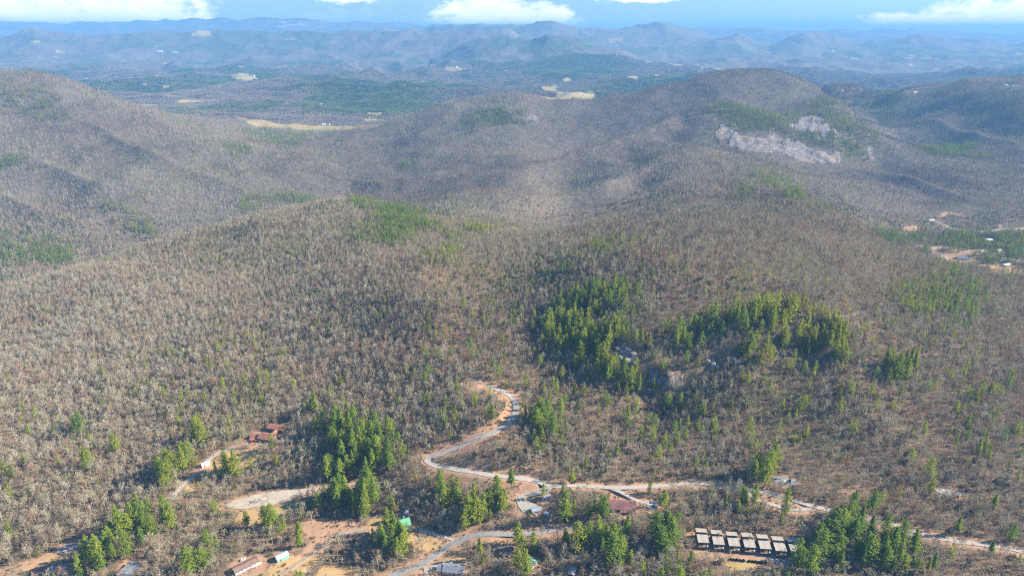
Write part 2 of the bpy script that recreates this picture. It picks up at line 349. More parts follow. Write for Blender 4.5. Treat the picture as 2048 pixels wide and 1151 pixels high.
def terrain_material():
    m, nt, b = new_mat('forest_ground'); L = nt.links
    geo = nd(nt, 'ShaderNodeNewGeometry'); P_ = geo.outputs['Position']
    def noise(scale, det=4.0, rough=0.6, vec=P_, dist=0.0):
        n = nd(nt, 'ShaderNodeTexNoise', i_Scale=scale, i_Detail=det, i_Roughness=rough, i_Distortion=dist); L.new(vec, n.inputs['Vector']); return n.outputs[0]
    def ramp(x, lo, hi): return mth(nt, 'DIVIDE', mth(nt, 'SUBTRACT', x, lo), hi-lo, clamp=True)
    a1 = nd(nt, 'ShaderNodeAttribute', attribute_name='cover'); s1 = nd(nt, 'ShaderNodeSeparateColor'); L.new(a1.outputs['Color'], s1.inputs[0])
    a2 = nd(nt, 'ShaderNodeAttribute', attribute_name='cover2'); s2 = nd(nt, 'ShaderNodeSeparateColor'); L.new(a2.outputs['Color'], s2.inputs[0])
    dirt, lawn, rock = s1.outputs; ever, field, farw = s2.outputs
    big, med, fine, tiny = noise(0.006), noise(0.035), noise(0.22, 6, 0.7), noise(1.1, 3, 0.7)
    litter = mixc(nt, ramp(big, 0.35, 0.65), LITTER_A, LITTER_B)
    litter = mixc(nt, ramp(fine, 0.35, 0.7), litter, LITTER_C)
    litter = mixc(nt, mth(nt, 'MULTIPLY', ramp(tiny, 0.5, 0.8), 0.5), litter, (0.07, 0.05, 0.035))
    # unbroken woodland seen from kilometres away, crown self-shading included in its colours
    fn = noise(0.028, 6, 0.75)
    wood = mixc(nt, ramp(fn, 0.3, 0.7), (0.085, 0.072, 0.066), (0.20, 0.172, 0.155))
    wood = mixc(nt, ramp(noise(0.0016, 5, 0.6), 0.4, 0.62), wood, (0.17, 0.155, 0.13))
    green = mixc(nt, ramp(fn, 0.3, 0.7), (0.02, 0.055, 0.025), (0.06, 0.12, 0.045))
    wood = mixc(nt, mth(nt, 'MULTIPLY', ever, ramp(noise(0.012, 6, 0.7), 0.32, 0.5)), wood, green)
    c = mixc(nt, farw, litter, wood)
    d = mixc(nt, ramp(fine, 0.3, 0.7), DIRT_A, DIRT_B); d = mixc(nt, mth(nt, 'MULTIPLY', ramp(med, 0.5, 0.65), 0.6), d, (0.42, 0.27, 0.13))
    c = mixc(nt, mth(nt, 'MULTIPLY', dirt, ramp(mth(nt, 'ADD', fine, dirt), 0.6, 1.0), clamp=True), c, d)
    g = mixc(nt, ramp(med, 0.4, 0.62), (0.50, 0.33, 0.165), (0.42, 0.30, 0.14)); g = mixc(nt, ramp(noise(0.012), 0.56, 0.7), g, (0.34, 0.36, 0.10))
    g = mixc(nt, mth(nt, 'MULTIPLY', ramp(fine, 0.45, 0.7), 0.5), g, (0.40, 0.17, 0.07))
    c = mixc(nt, ramp(mth(nt, 'ADD', lawn, mth(nt, 'MULTIPLY', fine, 0.4)), 0.55, 0.8), c, g)
    f = mixc(nt, ramp(noise(0.01), 0.4, 0.6), (0.42, 0.30, 0.14), (0.28, 0.27, 0.10)); f = mixc(nt, ramp(med, 0.5, 0.7), f, (0.46, 0.34, 0.20))
    c = mixc(nt, ramp(mth(nt, 'ADD', field, mth(nt, 'MULTIPLY', fn, 0.4)), 0.55, 0.75), c, f)
    # bare gneiss: bright faces broken by dark seams and streaks
    mp = nd(nt, 'ShaderNodeMapping', i_Scale=(1.0, 1.0, 0.25)); L.new(P_, mp.inputs[0])
    st = noise(0.09, 8, 0.75, mp.outputs[0], 0.6)
    vo = nd(nt, 'ShaderNodeTexVoronoi', feature='DISTANCE_TO_EDGE', i_Scale=0.10); L.new(mixc(nt, 0.12, P_, nd(nt, 'ShaderNodeTexNoise', i_Scale=0.2).outputs[1]), vo.inputs['Vector'])
    rk = mixc(nt, ramp(st, 0.34, 0.62), (0.07, 0.065, 0.07), (0.40, 0.355, 0.345))
    rk = mixc(nt, mth(nt, 'MULTIPLY', ramp(noise(0.02, 4), 0.52, 0.62), 0.5), rk, (0.42, 0.26, 0.13))
    rk = mixc(nt, mth(nt, 'SUBTRACT', 1.0, ramp(vo.outputs[0], 0.0, 0.05), clamp=True), rk, (0.05, 0.05, 0.05))
    c = mixc(nt, ramp(mth(nt, 'ADD', rock, mth(nt, 'MULTIPLY', noise(0.06, 6, 0.75), 0.8)), 0.80, 0.90), c, rk)
    L.new(c, b.inputs['Base Color']); b.inputs['Roughness'].default_value = 0.95; b.inputs['Specular IOR Level'].default_value = 0.1
    bp = nd(nt, 'ShaderNodeBump', i_Strength=1.0, i_Distance=9.0); L.new(mth(nt, 'ADD', mth(nt, 'MULTIPLY', fn, mth(nt, 'ADD', farw, 0.02)), mth(nt, 'MULTIPLY', mth(nt, 'MULTIPLY', st, rock), 0.8)), bp.inputs['Height'])
    L.new(bp.outputs[0], b.inputs['Normal'])
    return m
LITTER_A, LITTER_B, LITTER_C = (0.19, 0.13, 0.08), (0.15, 0.115, 0.075), (0.26, 0.175, 0.115)
DIRT_A, DIRT_B = (0.36, 0.20, 0.125), (0.47, 0.305, 0.20)
M_ground = terrain_material()
M_asphalt = mat_plain('road_surface', (0.31, 0.295, 0.28), 0.9, 0.12, 0.35, bump=0.02)
M_gravel = mat_plain('pale_gravel', (0.42, 0.385, 0.34), 0.95, 0.12, 0.5, bump=0.05)
M_track = mat_plain('dirt_track', (0.42, 0.32, 0.23), 0.95, 0.2, 0.3, bump=0.05)
M_sand = mat_plain('sandy_gravel', (0.52, 0.43, 0.33), 0.95, 0.12, 0.3, bump=0.05)
M_lot = mat_plain('blue_grey_paving', (0.30, 0.31, 0.32), 0.85, 0.1, 0.4)

# ------------------------------------------------------------------ roads, lots and building pads, cut into the terrain
def catmull(pts, step=3.0):
    out = []; n = len(pts)
    for i in range(n-1):
        p0 = pts[max(i-1, 0)]; p1 = pts[i]; p2 = pts[i+1]; p3 = pts[min(i+2, n-1)]
        k = max(2, int((p2-p1).length/step))
        for j in range(k):
            t = j/k; out.append(0.5*((2*p1)+(p2-p0)*t+(2*p0-5*p1+4*p2-p3)*t*t+(3*p1-p0-3*p2+p3)*t**3))
    out.append(pts[-1]); return out
ROADS = [  # name, width, material, shoulder of bare earth, pixels
 ('road', 5.8, M_asphalt, 7, [(720, 1190), (778, 1152), (830, 1133), (868, 1110), (905, 1086), (945, 1070), (985, 1066), (1030, 1068), (1075, 1064), (1130, 1056), (1180, 1052)]),
 ('gravel_road', 6.0, M_gravel, 12, [(976, 770), (1000, 779), (1022, 792), (1031, 806), (1030, 825), (1016, 845), (992, 861), (965, 871), (938, 882), (910, 896), (880, 907), (860, 913), (855, 921), (868, 930), (890, 934), (930, 940), (980, 949), (1020, 953), (1060, 958), (1085, 965), (1098, 973), (1080, 982), (1052, 989), (1036, 996)]),
 ('gravel_road', 4.9, M_gravel, 5, [(1094, 971), (1130, 970), (1180, 972), (1230, 974), (1290, 972), (1350, 968), (1400, 966), (1450, 970), (1495, 977), (1543, 987), (1590, 1001), (1635, 1013), (1680, 1025), (1730, 1037), (1794, 1051), (1850, 1068), (1891, 1078), (1995, 1092), (2048, 1102), (2150, 1120)]),
 ('gravel_road', 4.0, M_gravel, 5, [(1484, 975), (1500, 990), (1520, 1001), (1545, 1008), (1570, 1015), (1598, 1020), (1618, 1016), (1636, 1013)]),
 ('driveway', 4.0, M_gravel, 4, [(508, 884), (485, 889), (462, 896), (436, 904), (418, 916), (400, 934), (384, 952), (358, 975), (338, 1000), (300, 1028), (255, 1052), (210, 1070), (166, 1084)]),
 ('driveway', 3.2, M_gravel, 2, [(838, 1056), (868, 1067), (900, 1077), (916, 1084)]),
 ('driveway', 3.6, M_gravel, 4, [(1214, 974), (1238, 981), (1258, 992), (1280, 1003), (1305, 1009)]),
 ('driveway', 3.4, M_track, 3, [(640, 975), (700, 968), (760, 962)]),
 ('dirt_track', 4.0, M_track, 3, [(560, 1150), (600, 1122), (640, 1098), (662, 1076), (700, 1062), (735, 1055)]),
 ('dirt_track', 5.0, M_gravel, 6, [(1867, 441), (1885, 448), (1905, 457), (1935, 461), (1965, 463), (2000, 459), (2048, 456)]),
 ('dirt_track', 6.0, M_gravel, 8, [(1840, 490), (1860, 495), (1890, 493), (1915, 500), (1940, 502), (1990, 512), (2048, 522)]),
 ('dirt_track', 5.0, M_gravel, 10, [(1860, 500), (1880, 508), (1893, 517), (1900, 528)]),
 ('track', 4.0, M_track, 10, [(1883, 432), (1895, 425), (1910, 428), (1925, 430)]),
]
LOTS = [
 ('gravel_lot', M_sand, [(444, 1009), (470, 999), (520, 988), (560, 981), (610, 974), (648, 972), (648, 978), (620, 983), (590, 993), (566, 1003), (555, 1008), (520, 1014), (480, 1016), (452, 1013)]),
 ('parking_lot', M_gravel, [(846, 1134), (870, 1128), (897, 1122), (910, 1128), (893, 1146), (850, 1147)]),
 ('parking_lot', M_gravel, [(1031, 995), (1046, 997), (1062, 1003), (1078, 1011), (1068, 1022), (1046, 1025), (1037, 1010)]),
 ('parking_lot', M_lot, [(1294, 1002), (1308, 1001), (1318, 1008), (1312, 1018), (1296, 1018)]),
 ('parking_lot', M_lot, [(1383, 1090), (1410, 1094), (1450, 1101), (1500, 1107), (1560, 1115), (1590, 1123), (1572, 1129), (1500, 1119), (1450, 1115), (1396, 1108)]),
 ('parking_lot', M_asphalt, [(112, 1104), (130, 1087), (165, 1084), (170, 1094), (157, 1107), (142, 1111)]),
 ('parking_lot', M_lot, [(92, 1156), (100, 1136), (122, 1128), (136, 1130), (134, 1156)]),
 ('parking_lot', M_lot, [(1545, 952), (1572, 954), (1592, 960), (1600, 968), (1566, 970), (1546, 962)]),
 ('parking_lot', M_gravel, [(1862, 975), (1895, 976), (1925, 984), (1938, 992), (1905, 990), (1876, 984)]),
]
SMOOTHED = []
def flatten_path(pts, half, soft):
    xy = np.array([(p.x, p.y) for p in pts]); z = np.array([p.z for p in pts])
    m = (GX > xy[:, 0].min()-soft-9) & (GX < xy[:, 0].max()+soft+9) & (GY > xy[:, 1].min()-soft-9) & (GY < xy[:, 1].max()+soft+9)
    idx = np.argwhere(m); vx = GX[m]; vy = GY[m]; best = np.full(len(vx), 1e9); bz = np.zeros(len(vx))
    for i in range(len(xy)-1):
        a = xy[i]; d = xy[i+1]-a; L2 = d@d+1e-9
        t = np.clip(((vx-a[0])*d[0]+(vy-a[1])*d[1])/L2, 0, 1)
        dist = np.hypot(vx-a[0]-t*d[0], vy-a[1]-t*d[1]); k = dist < best
        best[k] = dist[k]; bz[k] = (z[i]+t*(z[i+1]-z[i]))[k]
    w = 1-sstep(half, half+soft, best)
    GZ[m] = GZ[m]*(1-w)+(bz-0.35)*w
    return m, best
DIRTM = np.zeros_like(GZ); LAWNM = np.zeros_like(GZ); ROCKM = np.zeros_like(GZ); FIELDM = np.zeros_like(GZ); CLEAR = np.zeros_like(GZ)
def inside(poly, X, Y):
    r = np.zeros(X.shape, bool); n = len(poly)
    for i in range(n):
        x0, y0 = poly[i]; x1, y1 = poly[(i+1) % n]
        c = ((y0 > Y) != (y1 > Y)); r ^= c & (X < (x1-x0)*(Y-y0)/(y1-y0+1e-12)+x0)
    return r
def paint_poly(mask, pix, val=1.0, start=200.0, clear=True, jag=0.0022, wl=14, holes=0.0):
    w = [at(u, v, start) for u, v in pix]; poly = [(p.x/p.y, math.log(p.y)) for p in w]
    A = [q[0] for q in poly]; B = [q[1] for q in poly]
    m = (GA > min(A)) & (GA < max(A)) & (GB > min(B)) & (GB < max(B))
    s = inside(poly, GA[m]+jag*fbm(GX[m], GY[m], wl, 3, 3), GB[m]+jag*2*fbm(GX[m], GY[m], wl, 3, 13)); s &= (fbm(GX[m], GY[m]*.7, wl*1.5, 3, 23) > holes-1); q = mask[m]; q[s] = val; mask[m] = q
    if clear: q = CLEAR[m]; q[s] = 1; CLEAR[m] = q
def paint_blob(mask, u, v, ru, rv, val=1.0, clear=0.0, rough=0.5, start=200.0):
    val *= .6; clear *= .55
    c = at(u, v, start); y0 = at(u, v+rv, start).y; y1 = at(u, v-rv, start).y
    b0, b1 = math.log(y0), math.log(max(y1, y0*1.01)); ra = abs(kx(u+ru, v)-kx(u, v)); rb = min((b1-b0)/2, ra*3.0)
    m = (np.abs(GA-c.x/c.y) < 1.6*ra) & (np.abs(GB-math.log(c.y)) < 1.6*rb)
    d = np.hypot((GA[m]-c.x/c.y)/ra, (GB[m]-math.log(c.y))/rb)+rough*fbm(GX[m], GY[m], max(8, ra*c.y*0.4), 3, 91)
    w = 1-sstep(0.75, 1.0, d); mask[m] = np.maximum(mask[m], w*val)
    if clear: CLEAR[m] = np.maximum(CLEAR[m], w*clear)
road_objs = []; ROADPTS = []
for (nm, wd, mt, sh, pix) in ROADS:
    raw = [at(u, v) for u, v in pix]; pts = catmull(raw, 3.0)
    z = np.array([float(ground(p.x, p.y)) for p in pts]); k = 9; zz = np.convolve(np.pad(z, k//2, mode='edge'), np.ones(k)/k, 'valid')
    for p, q in zip(pts, zz): p.z = q
    m, best = flatten_path(pts, wd/2+1.2, 7)
    DIRTM[m] = np.maximum(DIRTM[m], 1-sstep(wd/2+sh*0.4, wd/2+sh*1.3, best+sh*0.5*fbm(GX[m], GY[m], 12, 2, 77)))
    CLEAR[m] = np.maximum(CLEAR[m], (best < wd/2+2.0+sh*0.2).astype(float))
    if mt is not M_lot:                                 # the banks on the downhill side are kept open
        for off in (4, 8, 11)[:3 if sh > 6 else 1]:
            q = [(p.x, p.y-off) for p in pts[::3]]
            for (qx, qy) in q: CLEAR[m] = np.maximum(CLEAR[m], (np.hypot(GX[m]-qx, GY[m]-qy) < wd/2+3)*.85)
    ROADPTS.append((nm, wd, mt, pts))
lot_polys = []
for (nm, mt, pix) in LOTS:
    w = [at(u, v) for u, v in pix]; A = np.array([(p.x, p.y, 1) for p in w]); co, *_ = np.linalg.lstsq(A, np.array([p.z for p in w]), rcond=None)
    cx0, cy0 = A[:, 0].mean(), A[:, 1].mean(); rad = np.hypot(A[:, 0]-cx0, A[:, 1]-cy0).max()+12
    poly = [(p.x, p.y) for p in w]; m = (np.hypot(GX-cx0, GY-cy0) < rad); X, Y_ = GX[m], GY[m]
    ins = inside(poly, X, Y_); dist = np.full(X.shape, 1e9)
    for i in range(len(poly)):
        a = np.array(poly[i]); d = np.array(poly[(i+1) % len(poly)])-a; t = np.clip(((X-a[0])*d[0]+(Y_-a[1])*d[1])/(d@d), 0, 1)
        dist = np.minimum(dist, np.hypot(X-a[0]-t*d[0], Y_-a[1]-t*d[1]))
    dist[ins] = 0; wgt = 1-sstep(1.5, 9, dist); pl = co[0]*X+co[1]*Y_+co[2]
    GZ[m] = GZ[m]*(1-wgt)+(pl-0.35)*wgt
    DIRTM[m] = np.maximum(DIRTM[m], 1-sstep(2, 6, dist)); CLEAR[m] = np.maximum(CLEAR[m], (dist < 3).astype(float))
    lot_polys.append((nm, mt, w, co))
PADS = {}
def pad(key, u, v, r, dz=0.0):                          # level ground for a building; returns its base point
    p = at(u, v); p.z = float(ground(p.x, p.y))+dz
    d = np.hypot(GX-p.x, GY-p.y); w = 1-sstep(r, r*1.8+3, d); GZ[:] = GZ*(1-w)+(p.z-0.05)*w
    CLEAR[:] = np.maximum(CLEAR, (d < r*0.95+1.5).astype(float)); DIRTM[:] = np.maximum(DIRTM, 1-sstep(r, r+4, d))
    PADS[key] = p; return p
for key, u, v, r in [('red_house', 540, 876, 20), ('white_shed', 411, 930, 7), ('long_house', 493, 1135, 14), ('teal_shed', 564, 1115, 7),
                     ('green_house', 803, 1053, 11), ('blue_shed', 812, 1028, 5), ('grey_house', 905, 1141, 12), ('green_cottage', 1060, 1128, 9), ('dark_house', 1012, 1103, 9),
                     ('white_house', 1072, 1022, 9), ('little_shed', 1094, 1030, 4), ('maroon_house', 1243, 1014, 14), ('brown_barn', 80, 1146, 8), ('grey_barn', 259, 1143, 9),
                     ('grey_shed', 1144, 1146, 7), ('wood_house', 1092, 996, 7)]: pad(key, u, v, r)
CAB = [at(1403+30.6*i, 1082+3.2*i) for i in range(7)]
zc = np.polyfit([c.x for c in CAB], [c.z for c in CAB], 1)
for c in CAB:
    c.z = float(np.polyval(zc, c.x)); d = np.hypot(GX-c.x, (GY-c.y)*0.8); w = 1-sstep(10, 17, d); GZ[:] = GZ*(1-w)+(c.z-0.1)*w; CLEAR[:] = np.maximum(CLEAR, (d < 11).astype(float))
    DIRTM[:] = np.maximum(DIRTM, 1-sstep(10, 15, d))

# lawns, pastures, bare earth, rock: real patches on the ground
for pix in [[(396, 962), (420, 925), (456, 901), (505, 896), (522, 908), (505, 930), (470, 938), (440, 948), (410, 965), (380, 985), (368, 975)],
            [(497, 872), (520, 862), (532, 864), (524, 872), (505, 876)], [(556, 850), (575, 842), (582, 852), (570, 858)],
            [(470, 1042), (480, 1021), (556, 1013), (580, 1001), (602, 996), (592, 1022), (560, 1044), (500, 1058)],
            [(736, 1040), (760, 1025), (790, 1036), (796, 1050), (770, 1062), (740, 1068)], [(820, 1066), (845, 1062), (880, 1082), (896, 1090), (868, 1108), (836, 1096), (812, 1082)],
            [(520, 1158), (540, 1128), (585, 1110), (600, 1118), (640, 1095), (650, 1110), (600, 1158)], [(620, 1158), (650, 1128), (705, 1130), (735, 1145), (730, 1158)],
            [(20, 1156), (60, 1130), (105, 1108), (128, 1118), (98, 1134), (80, 1158)], [(1040, 998), (1066, 1000), (1082, 990), (1072, 985), (1050, 991)],
            [(1450, 1124), (1500, 1122), (1545, 1130), (1540, 1150), (1470, 1148)], [(905, 1116), (930, 1114), (940, 1122), (925, 1128)],
            [(1935, 536), (1965, 528), (2010, 534), (2052, 540), (2052, 548), (1980, 545)]]: paint_poly(LAWNM, pix)
for pix in [[(600, 1045), (640, 1035), (712, 1038), (728, 1050), (700, 1062), (655, 1080), (612, 1075)], [(640, 1062), (665, 1060), (640, 1100), (560, 1148), (545, 1140), (600, 1108)],
            [(-20, 1158), (0, 1140), (60, 1118), (110, 1100), (118, 1106), (60, 1136), (10, 1158)], [(225, 1151), (250, 1118), (290, 1110), (300, 1130), (280, 1156)],
            [(1215, 985), (1235, 978), (1262, 995), (1250, 1003), (1220, 1000)], [(1800, 455), (1830, 450), (1850, 456), (1820, 465)], [(930, 766), (950, 752), (975, 760), (978, 778), (955, 785)]]: paint_poly(DIRTM, pix)
for (u, v, ru, rv, c) in [(955, 766, 42, 16, 0.75), (1010, 815, 22, 26, 0.7), (960, 862, 40, 12, 0.5), (900, 905, 50, 12, 0.4), (1000, 942, 80, 10, 0.5), (1090, 985, 60, 14, 0.5), (880, 690, 60, 45, 0.25), (860, 560, 40, 40, 0.3),
                          (760, 690, 40, 30, 0.25), (1330, 1010, 80, 20, 0.3), (1600, 1050, 100, 18, 0.35), (1750, 985, 120, 18, 0.2), (540, 1075, 120, 30, 0.3), (330, 1100, 60, 30, 0.35),
                          (1000, 1040, 60, 14, 0.3), (700, 1080, 60, 20, 0.4), (1050, 1035, 50, 10, 0.5), (1940, 505, 50, 14, 0.5), (1900, 525, 30, 10, 0.6), (1850, 492, 30, 6, 0.6)]:
    paint_blob(DIRTM, u, v, ru, rv, 0.8, c)
for pix in [[(468, 233), (512, 238), (560, 248), (640, 251), (704, 252), (716, 259), (640, 261), (560, 259), (500, 250)], [(1068, 170), (1100, 172), (1125, 185), (1152, 184), (1188, 178), (1193, 196), (1140, 199), (1082, 193), (1112, 186)],
            [(728, 224), (770, 225), (765, 231), (735, 231)], [(730, 238), (757, 238), (752, 243), (728, 243)], [(284, 208), (318, 208), (312, 214), (290, 214)], [(893, 131), (915, 134), (942, 142), (915, 144), (890, 140)],
            [(462, 149), (517, 157), (505, 161), (465, 159)], [(60, 82), (78, 80), (80, 86), (62, 88)], [(110, 100), (132, 102), (130, 107), (112, 106)], [(380, 68), (420, 64), (420, 71), (396, 73)],
            [(555, 133), (575, 131), (574, 136), (558, 137)], [(1190, 146), (1225, 150), (1222, 154), (1192, 150)], [(1255, 152), (1278, 155), (1276, 159), (1258, 158)], [(310, 152), (322, 151), (320, 156), (309, 156)],
            [(635, 207), (650, 206), (649, 213), (637, 214)], [(320, 170), (345, 170), (342, 176), (324, 175)]]: paint_poly(FIELDM, pix)
for pix in [[(1424, 262), (1437, 258), (1442, 247), (1452, 258), (1475, 268), (1498, 276), (1520, 264), (1545, 268), (1560, 278), (1590, 282), (1606, 292), (1618, 300), (1640, 302), (1682, 305), (1680, 324), (1640, 328), (1600, 320), (1565, 310), (1530, 306), (1498, 304), (1470, 297), (1438, 286)],
            [(1600, 236), (1634, 222), (1648, 240), (1662, 262), (1650, 284), (1640, 262), (1624, 262), (1600, 262), (1584, 264), (1568, 256), (1590, 250)], [(1662, 258), (1692, 262), (1696, 274), (1684, 290), (1672, 276)],
            [(1735, 292), (1746, 296), (1748, 322), (1738, 318)], [(1042, 240), (1078, 234), (1072, 242), (1050, 246)]]: paint_poly(ROCKM, pix, 0.9, jag=.004, wl=60, holes=.62)
for pix in [[(1286, 742), (1310, 740), (1322, 752), (1336, 748), (1368, 748), (1366, 768), (1340, 778), (1322, 770), (1296, 764)]]: paint_poly(ROCKM, pix, 1.0)
for pix in [[(1222, 706), (1236, 692), (1262, 690), (1280, 712), (1272, 732), (1240, 736)], [(1412, 716), (1432, 720), (1438, 736), (1416, 736)], [(1462, 712), (1482, 716), (1484, 732), (1466, 728)], [(1545, 700), (1575, 705), (1572, 716), (1548, 712)]]: paint_poly(ROCKM, pix, 0.5)
for (u, v, ru, rv) in [(1490, 1140, 85, 16), (1328, 786, 44, 12), (1250, 742, 24, 8), (1425, 744, 24, 7)]: paint_blob(DIRTM, u, v, ru, rv, 0.2, 1.7)
for (u, v, ru, rv) in [(1492, 92, 36, 13), (1634, 92, 16, 9), (970, 66, 10, 8), (1260, 72, 40, 8), (1980, 140, 14, 8), (1925, 158, 40, 6), (1808, 164, 10, 10), (1150, 92, 20, 8)]: paint_blob(ROCKM, u, v, ru, rv, 0.55, 0, 0.7, 4000)
rn = sstep(.2, .7, ROCKM); GZ += rn*(np.where(GY > 4000, 25, 1)*0+np.where(GY > 1500, 7.0, 2.0)*ridged(GX, GY, 38.0, 3, 171)+np.where(GY > 1500, 3.0, 1.2)*fbm(GX, GY, 14.0, 2, 181))
# scattered far pastures and clearings
fm = (GY > 4300); sp = fbm(GX, GY, 420, 3, 131)+0.35*fbm(GX, GY, 2600, 2, 141)
FIELDM[fm] = np.maximum(FIELDM[fm], sstep(0.60, 0.68, sp[fm])*0.9)

def build_terrain():
    V = np.stack([GX, GY, GZ], -1).reshape(-1, 3)
    i = np.arange(NB-1)[:, None]*NA+np.arange(NA-1)[None, :]; i = i.ravel()
    me = fast_mesh('hills', V, np.stack([i, i+1, i+1+NA, i+NA], -1), M_ground, smooth=True)
    for nm, (a, b, c) in (('cover', (DIRTM, LAWNM, ROCKM)), ('cover2', (EVERM, FIELDM, FARM))):
        at_ = me.attributes.new(nm, 'FLOAT_COLOR', 'POINT')
        at_.data.foreach_set('color', np.stack([a.ravel(), b.ravel(), c.ravel(), np.ones(a.size)], -1).astype(np.float32).ravel())
    return tag(link(bpy.data.objects.new('hills', me)), kind='structure')
def build_roads():
    for nm, wd, mt, pts in ROADPTS:
        V = []; n = len(pts)
        for i, p in enumerate(pts):
            d = (pts[min(i+1, n-1)]-pts[max(i-1, 0)]); d.z = 0; d.normalize(); s = Vector((d.y, -d.x, 0)); w = wd/2*(1+0.10*math.sin(i*0.7)+0.06*random.uniform(-1, 1))
            for k in (-1.06, -1, -0.35, 0.35, 1, 1.06): V.append(tuple(p+s*(w*k)+Vector((0, 0, -0.5 if abs(k) > 1.03 else (0.08 if abs(k) > .5 else 0.14)))))
        F = [(6*i+j, 6*i+j+1, 6*i+j+7, 6*i+j+6) for i in range(n-1) for j in range(5)]
        F = [f[::-1] for f in F]
        tag(link(bpy.data.objects.new(nm, mesh_from(nm, V, F, [mt]))), kind='structure')
    for nm, mt, w, co in lot_polys:
        q = []; n = len(w)
        for i in range(n):
            a, b = w[i], w[(i+1) % n]; k = max(1, int((b-a).length/5))
            for j in range(k):
                p = a.lerp(b, j/k); x = p.x+random.uniform(-.5, .5); y = p.y+random.uniform(-.5, .5); q.append((x, y, co[0]*x+co[1]*y+co[2]+0.03))
        mb = MB(); area = sum(q[i][0]*q[(i+1) % len(q)][1]-q[(i+1) % len(q)][0]*q[i][1] for i in range(len(q)))
        mb.slab(q if area > 0 else q[::-1], 0.8)
        tag(mb.build(nm, mt), kind='structure')

